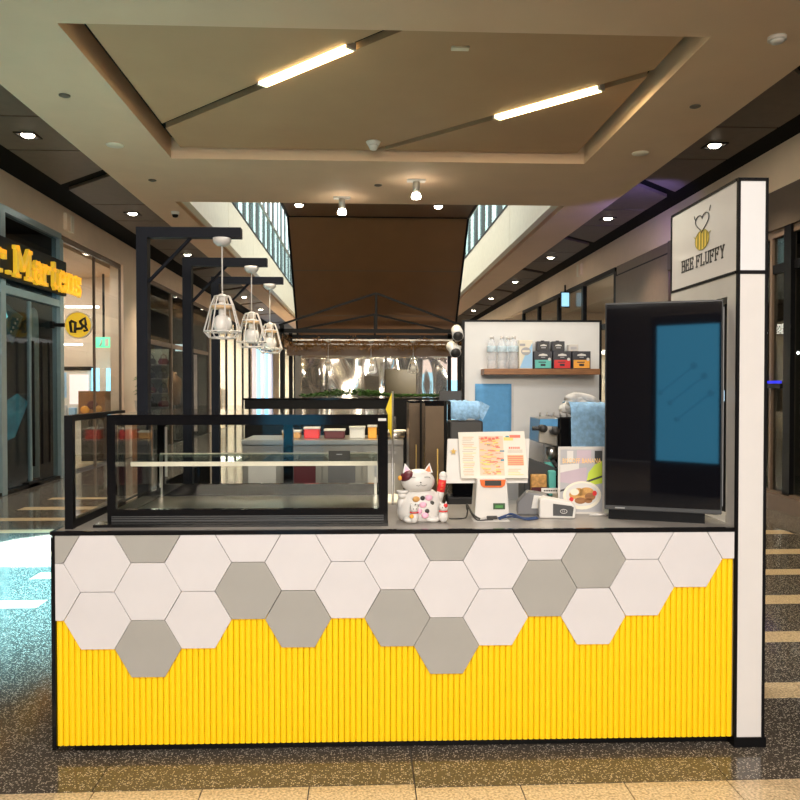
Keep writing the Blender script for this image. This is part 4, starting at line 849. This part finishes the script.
fd = MB(); fl_ = [(.33, .29, .10, .07, 0), (.45, .33, .14, .06, 0), (.62, .34, .16, .06, 0), (.55, .25, .15, .07, 0), (.70, .26, .12, .06, 1), (.48, .20, .13, .05, 1), (.35, .33, .10, .05, 2), (.66, .20, .09, .04, 1), (.28, .22, .05, .035, 3), (.80, .31, .05, .04, 3)]
for (a, b_, rx, rz, m_) in fl_: fd.add([(p * FW, -.0026 - .0003 * m_, q * FH) for p, q in el(a, b_, rx, rz, 14)], [tuple(range(14))], m_)
fd.build('waffle_picture', ['tan', 'wood', 'cream', 'red'], fy)
M['headline'] = mat('headline_print', (.95, .60, .22), .5)
text('headline', 'BISCOFF BANANA', .034, .0003, 'headline', fy, T((.08 * FW, -.0030, .765 * FH)) @ FACE_FRONT, .0004, 1.12, .86 * FW)
B(-.003, FW + .003, -.0035, .0042, FH, FH + .004).build('edge', 'white', fy); B(-.004, 0, -.0035, .0042, 0, FH).build('edge', 'white', fy); B(FW, FW + .004, -.0035, .0042, 0, FH).build('edge', 'white', fy)
pe = thing('pen', 'white pen with blue tip lying before the flyer stand', 'pen', (2.45, .325, CT + .0065), .02)
MB().tube([(0, 0, 0), (.11, 0, 0)], .006, 8).build('barrel', 'white', pe); MB().tube([(.1101, 0, 0), (.145, 0, 0), (.155, 0, 0)], [.0062, .006, .002], 8).build('cap', 'bluecable', pe)

# partition with shelf
pt = thing('partition_board', 'white board partition with black edge behind the coffee station', 'partition', (1.99, 1.80, 0))
B(.016, .93, 0, .04, 0, 2.062).build('board', 'partition', pt); B(0, .016, -.004, .044, 0, 2.075).build('edge', 'blackmetal', pt); B(.016, .93, -.004, .044, 2.0621, 2.075).build('edge', 'blackmetal', pt); B(.93, .946, -.004, .044, 0, 2.075).build('edge', 'blackmetal', pt)
shf = solo(B(0, .765, 0, .16, 0, .038, bev=.002), 'wall_shelf', 'wood', 'brown timber shelf fixed to the white partition', 'shelf', (2.115, 1.635, 1.705))
SZ = 1.7435
bt = None
for i, (x, y, lab) in enumerate(((2.175, 1.70, 'leftmost water bottle on the timber shelf'), (2.243, 1.70, 'second water bottle from the left on the timber shelf'), (2.292, 1.745, 'rear water bottle half hidden behind the right one'), (2.318, 1.69, 'rightmost water bottle next to the carton on the shelf'))):
    if bt is None:
        bt = thing('water_bottle', lab, 'bottle', (x, y, SZ), 0, 'water bottles on the shelf')
        MB().lathe([(.026, 0), (.031, .004), (.031, .05), (.029, .055), (.031, .06), (.031, .10), (.029, .105), (.031, .112), (.031, .155), (.024, .175), (.014, .188), (.012, .198)], n=18).build('body', 'bottle', bt)
        MB().lathe([(.0315, .112), (.0318, .113), (.0318, .15), (.0315, .151)], n=18).build('wrapper', mat('bottle_wrapper', (.55, .68, .85), .4, var=.4, scale=50), bt)
        MB().lathe([(.014, .198), (.014, .214), (.012, .216)], n=14).build('cap', 'white', bt)
    else: dup_at(bt, (x, y, SZ), 0, True, lab)
ca = thing('milk_carton', 'white and sky blue drink carton on the timber shelf', 'carton', (2.395, 1.70, SZ))
B(-.045, .045, -.032, .032, 0, .188, bev=.002).build('box', 'cream', ca); MB().prism([(-.04, .004), (.043, .004), (.043, .17), (.02, .13), (-.01, .08)], 'y', -.0335, -.0321).build('blue_print', 'skyblue', ca)
MB().prism([(p * .9, q + .115) for p, q in el(0, 0, .036, .026, 20)], 'y', -.0345, -.0336).build('badge', 'greycard', ca); B(-.024, .024, -.0352, -.0346, .109, .122).build('badge_band', 'cream', ca)
B(-.04, -.005, -.0335, -.0321, .15, .165).build('script', 'greycard', ca)
for i, (x, m_, cn) in enumerate(((2.505, 'teal', 'teal'), (2.632, 'red', 'red'), (2.760, 'orange', 'orange'))):
    t = thing('coffee_box', f'navy carton with {cn} label on the timber shelf', 'box', (x, 1.70, SZ), 0, 'navy coffee cartons')
    B(-.06, .06, -.05, .05, 0, .115, bev=.0015).build('box', 'navy', t); B(-.053, .053, -.0512, -.0501, .004, .058).build('colour_label', m_, t)
    MB().prism([(-.030, .084), (.030, .084), (.026, .094), (0, .100), (-.026, .094)], 'y', -.0507, -.0501).build('logo_mark', 'white', t); B(-.014, .014, -.0506, -.0501, .073, .078).build('strapline', 'greycard', t)
    MB().prism([(p + .042, q + .062) for p, q in el(0, 0, .010, .010, 16)], 'y', -.0524, -.0513).build('round_badge', 'white', t); B(-.03, .02, -.0518, -.0513, .040, .046).build('small_print', 'navy', t); B(-.016, .016, -.0518, -.0513, .018, .032).build('variety_name', 'navy', t)
for i, (x, lab) in enumerate(((2.512, 'left small navy tin stacked on the teal labelled carton'), (2.611, 'right small navy tin stacked on the red labelled carton'))):
    t = thing('coffee_tin', lab, 'tin', (x, 1.70, SZ + .1155), 0, 'navy tins'); B(-.042, .042, -.03, .03, 0, .066, bev=.003).build('body', 'navy', t); B(-.031, .031, -.0312, -.0301, .010, .056).build('label_border', 'ink', t)
    MB().prism([(-.022, .034), (.022, .034), (.02, .041), (0, .046), (-.02, .041)], 'y', -.0318, -.0313).build('logo_mark', 'white', t); B(-.015, .015, -.0316, -.0313, .02, .026).build('strapline', 'greycard', t); MB().lathe([(.012, .0665), (.012, .072)], n=12).build('lid', 'ink', t)
t = thing('white_tub', 'small white packet stacked on the orange labelled carton', 'packet', (2.712, 1.70, SZ + .1155)); B(-.032, .032, -.03, .03, 0, .046, bev=.004).build('tub', 'offwhite', t); B(-.02, .02, -.0312, -.0301, .012, .03).build('print', 'greycard', t)
# blue sheet and tape on partition
bs_ = MB(); nx, nz = 8, 10
pts = [(a / nx * .245, -.004 - .006 * math.sin(a * 1.3 + b_ * .5) * (1 - b_ / nz), b_ / nz * .50) for b_ in range(nz + 1) for a in range(nx + 1)]
bs_.add(pts, [(r_ * (nx + 1) + q, r_ * (nx + 1) + q + 1, (r_ + 1) * (nx + 1) + q + 1, (r_ + 1) * (nx + 1) + q) for r_ in range(nz) for q in range(nx)], 0, True)
t = thing('blue_sheet', 'blue cloth sheet hanging flat on the white partition', 'cloth', (2.075, 1.785, 1.145)); o = bs_.build('cloth', 'blue_paper', t); o.modifiers.new('thick', 'SOLIDIFY').thickness = .003
B(.246, .262, .002, .006, .02, .49).build('frayed_edge', 'white_cloth', t)

# coffee station bench and machine
cb = thing('back_bench', 'dark bench carrying the coffee machine behind the counter', 'bench', (2.02, .78, 0)); B(0, .95, 0, .75, 0, .86).build('cabinet', 'blackmetal', cb); B(-.01, .96, -.02, .76, .861, .90).build('top', 'steeldull', cb)
cm = thing('coffee_machine', 'black and chrome coffee machine at the right behind the counter', 'coffee machine', (2.42, 1.05, .90))
B(.05, .50, .0, .38, .37, .55, bev=.012).build('head', 'gloss_black', cm)
MB().prism([(-.065, .40), (.05, .375), (.05, .545), (-.06, .54)], 'y', .02, .3, bev=.006).build('front_panel', 'steel', cm)
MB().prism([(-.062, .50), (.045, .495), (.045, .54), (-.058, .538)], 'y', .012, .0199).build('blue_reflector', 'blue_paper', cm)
for x, z_ in ((-.05, .485), (.02, .47)):
    k_ = MB().tube([(x, .018, z_), (x, -.055, z_)], .022, 14).build('knob', 'ink', cm); MB().tube([(x - .06 if x < 0 else x, -.02, z_), (x, -.02, z_)], .012, 8).build('lever', 'ink', k_)
B(.04, .46, .10, .38, .05, .37).build('back_column', 'gloss_black', cm); B(-.05, .48, -.02, .38, 0, .05, bev=.004).build('drip_tray', 'steeldull', cm)
for x in (.02, .24): MB().lathe([(.030, .30), (.034, .34), (.034, .372)], (x, .06, 0), 16).build('group_head', 'steel', cm)
MB().bar((.02, .06, .30), (.02, -.08, .27), .012, 8).build('filter_handle', 'ink', cm); B(.30, .44, .09, .0999, .1, .33).build('teal_panel', 'teal', cm)
B(-.03, .04, .01, .06, .20, .285, bev=.01).build('milk_jug', 'teal', cm)
for k in range(5): MB().tube([(-.05 + k * .04, .05, .551), (-.05 + k * .04, .05, .575)], .006, 6).build('cup_rail_post', 'steel', cm)
# towels
def drape(pts2, depth, y0, jag=.006):
    # a cloth following a profile (y,z) polyline across x
    mb = MB(); nx = 10; rows_ = len(pts2); v = []
    for (yy, zz) in pts2:
        for a in range(nx + 1): v.append((a / nx * depth, yy + random.uniform(-jag, jag), zz + random.uniform(-jag, jag)))
    mb.add(v, [(r_ * (nx + 1) + a, r_ * (nx + 1) + a + 1, (r_ + 1) * (nx + 1) + a + 1, (r_ + 1) * (nx + 1) + a) for r_ in range(rows_ - 1) for a in range(nx)], 0, True); return mb
t = thing('blue_towel', 'light blue cloth draped over the coffee machine', 'towel', (2.535, 1.04, 1.27))
o = drape([(-.012, .0), (-.014, .06), (-.012, .12), (-.012, .19), (.0, .255), (.06, .268), (.14, .27), (.24, .262)], .215, 0).build('cloth', 'blue_cloth', t); m_ = o.modifiers.new('sub', 'SUBSURF'); m_.levels = m_.render_levels = 2; o.modifiers.new('thick', 'SOLIDIFY').thickness = .004
t = thing('white_towel', 'crumpled white towel roll on top of the coffee machine', 'towel', (2.47, 1.18, 1.455))
w_ = MB()
for k in range(5): w_.tube([(.02 + .02 * k + random.uniform(0, .02), -.05 + .02 * math.sin(q * 1.4 + k), .03 + .018 * k + .012 * math.cos(q + k)) if q == 0 else (.02 + .045 * q, -.05 + .02 * math.sin(q * 1.4 + k), .03 + .018 * k * (1 if q < 5 else .7) + .012 * math.cos(q + k)) for q in range(6)], .024, 8)
w_.build('folds', 'white_cloth', t)
# small goods between
t = thing('napkin_tray', 'dark sloped tray with paper packets beside the flyer stand', 'tray', (2.255, .82, .90)); MB().prism([(-.02, 0), (.16, 0), (.16, .27), (0, .33), (-.02, .30)], 'y', .06, .24, bev=.005).build('holder', 'darkgrey', t)
B(.012, .10, .02, .0599, .12, .24, bev=.008).build('packet', 'tan', t); B(.012, .10, .015, .0199, .14, .17).build('packet_band', 'maroon', t); B(.11, .15, .02, .0599, .12, .26, bev=.006).build('teal_box', 'teal', t); B(-.02, .16, -.02, .0149, 0, .12, bev=.004).build('drawer', 'ink', t)

# tall bronze and black cabinets
def tower(name, lab, loc, w_, d, h, fm, sm):
    t = thing(name, lab, 'cabinet', loc); B(0, w_, .012, d, 0, h).build('carcass', sm, t); B(.002, w_ - .002, 0, .0119, .02, h - .02).build('door', fm, t); B(w_ * .62, w_ * .68, -.012, -.0001, h * .66, h * .82).build('handle', 'gold', t); B(0, w_, 0, d, h + .0001, h + .012).build('top', 'gloss_black', t); return t
tower('tall_cabinet', 'bronze fronted tall unit with gold mark left of the terminal', (1.700, 1.2, 0), .115, .30, 1.53, 'bronze', 'gloss_black')
t = solo(B(0, .185, 0, .29, 0, .899, bev=.003), 'black_cabinet', 'gloss_black', 'low glossy black cabinet under the coffee grinder', 'cabinet', (1.818, 1.19, 0))
tower('slim_cabinet', 'slim bronze unit farther back beside the steel bench', (1.625, 1.65, 0), .07, .4, 1.52, 'bronze', 'bronze')
gr = thing('coffee_grinder', 'black coffee grinder under a blue cloth left of the partition', 'grinder', (1.95, 1.3, .90)); B(-.11, .10, -.07, .10, 0, .06, bev=.006).build('base', 'ink', gr)
B(-.08, .06, -.05, .08, .06, .40, bev=.012).build('body', 'gloss_black', gr); B(-.10, .10, -.09, .10, .40, .52, bev=.010).build('hopper', 'ink', gr); B(-.09, .11, -.10, -.06, .33, .36).build('tray', 'midgrey', gr)
t = thing('blue_cloth', 'crumpled light blue cloth lying over the coffee grinder', 'cloth', (1.855, 1.2, 1.425))
o = drape([(-.005, .005), (-.008, .06), (.0, .105), (.05, .115), (.12, .115), (.19, .105)], .175, 0, .007).build('cloth', 'blue_cloth', t); o.modifiers.new('thick', 'SOLIDIFY').thickness = .004
cs = MB().add([(.175, .0, .115), (.235, .01, .085), (.19, -.005, .0), (.176, -.004, .02)], [(0, 3, 2, 1)]).build('corner', 'blue_cloth', t); cs.modifiers.new('thick', 'SOLIDIFY').thickness = .004
gb = thing('grinder_bench', 'dark stand under the coffee grinder', 'bench', (1.835, 1.52, 0)) if False else None
solo(B(-.12, .115, -.11, .12, 0, .899, bev=.004), 'grinder_stand', 'blackmetal', 'black pedestal below the coffee grinder', 'stand', (1.9 + .0, 1.62, 0)) if False else None

# rear steel bench with utensils
BZ = 1.215
rb = thing('steel_bench', 'stainless steel rear bench seen behind the display case', 'bench', (.38, 2.55, 0))
B(0, 1.24, 0, .6, BZ - .035, BZ).build('top', 'steel', rb)
for k in range(4):
    d_ = B(.01 + .305 * k, .305 + .305 * k, .02, .04, .12, BZ - .05).build('door', 'steeldull', rb); B(.04 + .305 * k, .27 + .305 * k, .005, .0199, BZ - .11, BZ - .09).build('handle', 'steel', d_)
    B(.05 + .305 * k, .26 + .305 * k, .012, .0199, BZ - .45, BZ - .18).build('inset', ['white', 'maroon', 'midgrey', 'white'][k], d_)
B(0, 1.24, .041, .6, .1, BZ - .036).build('cabinet', 'steeldull', rb); B(.03, 1.21, .08, .58, 0, .1).build('plinth', 'blackmetal', rb)
goods = [('red_box', 'red', .52, .12, .075), ('maroon_tray', 'maroon', .70, .16, .06), ('white_tub', 'white', .88, .12, .08), ('orange_box', 'orange', 1.0, .07, .09), ('tan_basket', 'tan', .36, .14, .05)]
for (n, m_, x, w_, h) in goods:
    t = thing(n, f'{n.replace("_", " ")} on the rear steel bench', 'container', (.38 + x, 2.8, BZ)); B(-w_ / 2, w_ / 2, -.07, .07, 0, h, bev=.008).build('body', m_, t); B(-w_ / 2 - .004, w_ / 2 + .004, -.074, .074, h, h + .012).build('lid', 'offwhite', t)
t = thing('crepe_maker', 'round hot plate with pale rim on the rear bench', 'hot plate', (1.56, 2.78, BZ)); MB().lathe([(.07, 0), (.08, .02), (.08, .05)], n=24).build('base', 'steel', t); MB().lathe([(.09, .05), (.09, .065)], n=24).build('plate', 'cream', t); MB().bar((.0, .03, .065), (.0, .03, .17), .010, 8).build('spreader', 'ink', t)
t = thing('waste_bin', 'black bin with pale cloth rim below the rear bench', 'bin', (1.52, 2.2, 0)); MB().lathe([(.10, 0), (.14, .78), (.13, .78)], n=20).build('bucket', 'ink', t); MB().lathe([(.135, .781), (.12, .81), (.06, .84)], n=20).build('cloth', 'cream', t)
fg = thing('yellow_flag', 'small yellow pennant standing behind the display case', 'flag', (1.49, 1.09, 0)); MB().bar((.015, 0, 0), (.015, 0, 1.6), .006, 8).build('pole', 'steel', fg)
o = MB().add([(.01, 0, 1.595), (-.045, .0, 1.44), (-.01, .004, 1.38), (.01, 0, 1.32), (.01, .0, 1.46)], [(0, 1, 4), (1, 2, 4), (2, 3, 4)]).build('pennant', 'yellowcloth', fg); o.modifiers.new('thick', 'SOLIDIFY').thickness = .002
fb = solo(MB().lathe([(.08, 0), (.08, .02), (.02, .03)], n=16), 'flag_base', 'ink', 'round weight holding the pennant pole', 'base', (1.49, 1.0, 0)) if False else None
# black order screen & spot lamps by the partition
t = thing('order_screen', 'small black screen back above the bronze cabinet', 'screen', (1.80, 1.38, 1.515)); B(.0, .14, .0, .02, .02, .085, bev=.003).build('panel', 'ink', t); B(.05, .09, .0, .03, 0, .02).build('foot', 'ink', t)
for i, (z_, tilt, lab) in enumerate(((1.99, -.15, 'upper white spotlight head on the partition edge'), (1.90, .5, 'lower white spotlight head on the partition edge'))):
    t = thing('spotlight_head', lab, 'spotlight', (1.955 - .035 * i, 1.78, z_ - .02 * i), 0, 'white spotlight heads')
    h_ = MB().tube([(0, .06, .02), (tilt * .02, -.03, -.005), (tilt * .03, -.075, -.03)], [.036, .038, .038], 16).build('barrel', 'white', t); MB().tube([(tilt * .03, -.0755, -.0302), (tilt * .0305, -.079, -.032)], .033, 16).build('lens', 'ink', t)
    MB().bar((.02, .05, .01), (.045 + .02 * i, .05, .01), .012, 8).build('bracket', 'white', t)

# ================================================================== SECOND KIOSK UNDER THE ESCALATOR (world frame)
gk = thing('gable_kiosk', 'black gabled steel kiosk frame with black counter beyond the steel bench', 'kiosk', (.15, 12.95, 0), 0, None, False)
B(-2.1, 1.25, 0, .55, 0, 1.40).build('counter', 'blackmetal', gk); B(-2.12, 1.27, -.02, .57, 1.4001, 1.43).build('counter_top', 'gloss_black', gk)
for y in (0, 1.6):
    for x in (-1.58, 1.50): B(x, x + .07, y + .6, y + .67, 0, 2.68).build('post', 'blackmetal', gk)
    for a, b_ in (((-1.6, y + .63, 2.68), (0.08, y + .63, 3.24 - .22 * (y > 0))), ((.08, y + .63, 3.24 - .22 * (y > 0)), (1.6, y + .63, 2.68))): MB().bar(a, b_, .026).build('rafter', 'blackmetal', gk)
    B(-1.6, 1.6, y + .6, y + .66, 2.55, 2.62).build('tie_beam', 'blackmetal', gk); MB().bar((.08, y + .63, 2.6), (.08, y + .63, 3.22 - .22 * (y > 0)), .03).build('king_post', 'blackmetal', gk)
for z_ in (2.42, 2.36): MB().bar((-1.35, .5 + (2.42 - z_) * 4, z_), (1.4, .5 + (2.42 - z_) * 4, z_), .018).build('rail', 'steeldull', gk)
B(-1.5, 1.5, 1.0, 1.06, 2.17, 2.35).build('dark_valance', 'brownpanel', gk)
gar = MB(); 
for k in range(2600):
    u = random.random(); x = -1.55 + 3.1 * u; sag = .10 * abs(math.sin(u * PI * 5)); c_ = Vector((x + random.gauss(0, .02), .47 + random.gauss(0, .03), 2.40 - sag + random.gauss(0, .045) + (random.uniform(-.06, .10) if u < .12 else 0)))
    d1 = Vector((random.uniform(-1, 1), random.uniform(-1, 1), random.uniform(-1, 1))) * .035; d2 = Vector((random.uniform(-1, 1), random.uniform(-1, 1), random.uniform(-1, 1))) * .02
    gar.add([c_, c_ + d1, c_ + d2], [(0, 1, 2)])
o = gar.build('tinsel_garland', 'tinsel'); o.location = (.15, 12.95, 0); tag(o, 'gold and brown tinsel garland along the gabled frame', 'garland', kind='stuff')
pl = MB()
for k in range(1500):
    x = random.uniform(-1.2, 1.2); hh = .02 + .10 * max(0, 1 - ((x + .35) / .7) ** 2) * random.random() + .03 * random.random()
    c_ = Vector((x, random.uniform(.05, .5), 1.43 + hh)); a = random.uniform(0, 2 * PI); d1 = Vector((math.cos(a), math.sin(a), random.uniform(-.3, .6))) * .06; d2 = Vector((-math.sin(a), math.cos(a), .3)) * .022
    pl.add([c_, c_ + d1 * .5 + d2, c_ + d1, c_ + d1 * .5 - d2], [(0, 1, 2, 3)])
o = pl.build('planter_foliage', 'green'); o.location = (.15, 12.95, 0); tag(o, 'low green foliage along the top of the black counter', 'foliage', kind='stuff')
for x, lab in ((-.62, 'left'), (.12, 'middle'), (.85, 'right')):
    dup_at(pn, (x + .02, 13.52, 2.42), 0, False, f'{lab} small cage pendant under the gabled kiosk frame', 'small cage pendants under the gable')
    solo(B(-.07, .07, -.03, .03, 0, .03), 'pendant_mount', 'blackmetal', f'black mount above the {lab} small cage pendant', 'mount', (x + .02, 13.52, 2.4205), 0, 'pendant mounts', False)
spot('hoarding_fill', (-.5, 14.2, 2.0), (-.5, 15.9, 1.8), 45, WARM, 110, .8)  # two spots added to brighten the chrome sheet; no lamps there
spot('hoarding_fill', (1.0, 14.2, 2.0), (1.1, 15.9, 1.8), 70, (1, .95, .9), 110, .8)
# crumpled chrome hoarding behind
ch = MB(); nx, nz = 120, 24
def cy(x, z_): return .07 * math.sin(x * 5.5 + 1.0 * math.sin(z_ * 2.1)) + .022 * math.sin(x * 11 + z_ * 3) + .03 * math.sin(z_ * 4 + x * 2)
v = [(-1.3 + 3.0 * a / nx, cy(-1.3 + 3.0 * a / nx, 2.27 * b_ / nz) * (1.3 if abs(-.2 - (-1.3 + 3.0 * a / nx)) > .6 else .5), 2.27 * b_ / nz) for b_ in range(nz + 1) for a in range(nx + 1)]
ch.add(v, [(r_ * (nx + 1) + a, r_ * (nx + 1) + a + 1, (r_ + 1) * (nx + 1) + a + 1, (r_ + 1) * (nx + 1) + a) for r_ in range(nz) for a in range(nx)], 0, True)
hb = thing('chrome_hoarding', 'rippled mirror chrome hoarding under the escalator', 'hoarding', (.05, 15.9, 0), 0, None, False)
o = ch.build('sheet', 'chrome', hb); o.modifiers.new('thick', 'SOLIDIFY').thickness = .01
B(.62, 1.28, -.34, -.3, 1.32, 1.92).build('brown_board', mat('olive_board', (.12, .09, .03), .6), hb) if False else None
solo(B(-.38, .38, 0, .03, 0, .5), 'menu_board', mat('olive_board', (.13, .095, .03), .6), 'blank olive brown board before the chrome hoarding', 'board', (.92, 14.55, 1.43), 0, None, False) if False else None
t = thing('olive_board', 'blank olive brown board on a stand before the chrome hoarding', 'board', (.72, 14.9, 0), 0, None, False); B(-.30, .30, 0, .03, 1.44, 1.95, bev=.01).build('panel', mat('olive_board', (.06, .043, .013), .6), t); B(-.03, .03, .03, .06, 0, 1.5).build('leg', 'blackmetal', t); B(-.2, .2, -.1, .2, 0, .02).build('base', 'blackmetal', t)
t = thing('lit_banner', 'pale pink to blue lit banner right of the chrome hoarding', 'banner', (1.86, 15.6, 0), 0, None, False); B(-.17, .17, 0, .04, .9, 1.75).build('lower_print', 'poster_blue', t); B(-.17, .17, 0, .04, 1.7501, 2.2).build('upper_print', 'poster_pink', t); B(-.02, .02, .041, .08, 0, 1.5).build('pole', 'blackmetal', t); B(-.2, .2, -.1, .15, 0, .02).build('base', 'blackmetal', t)
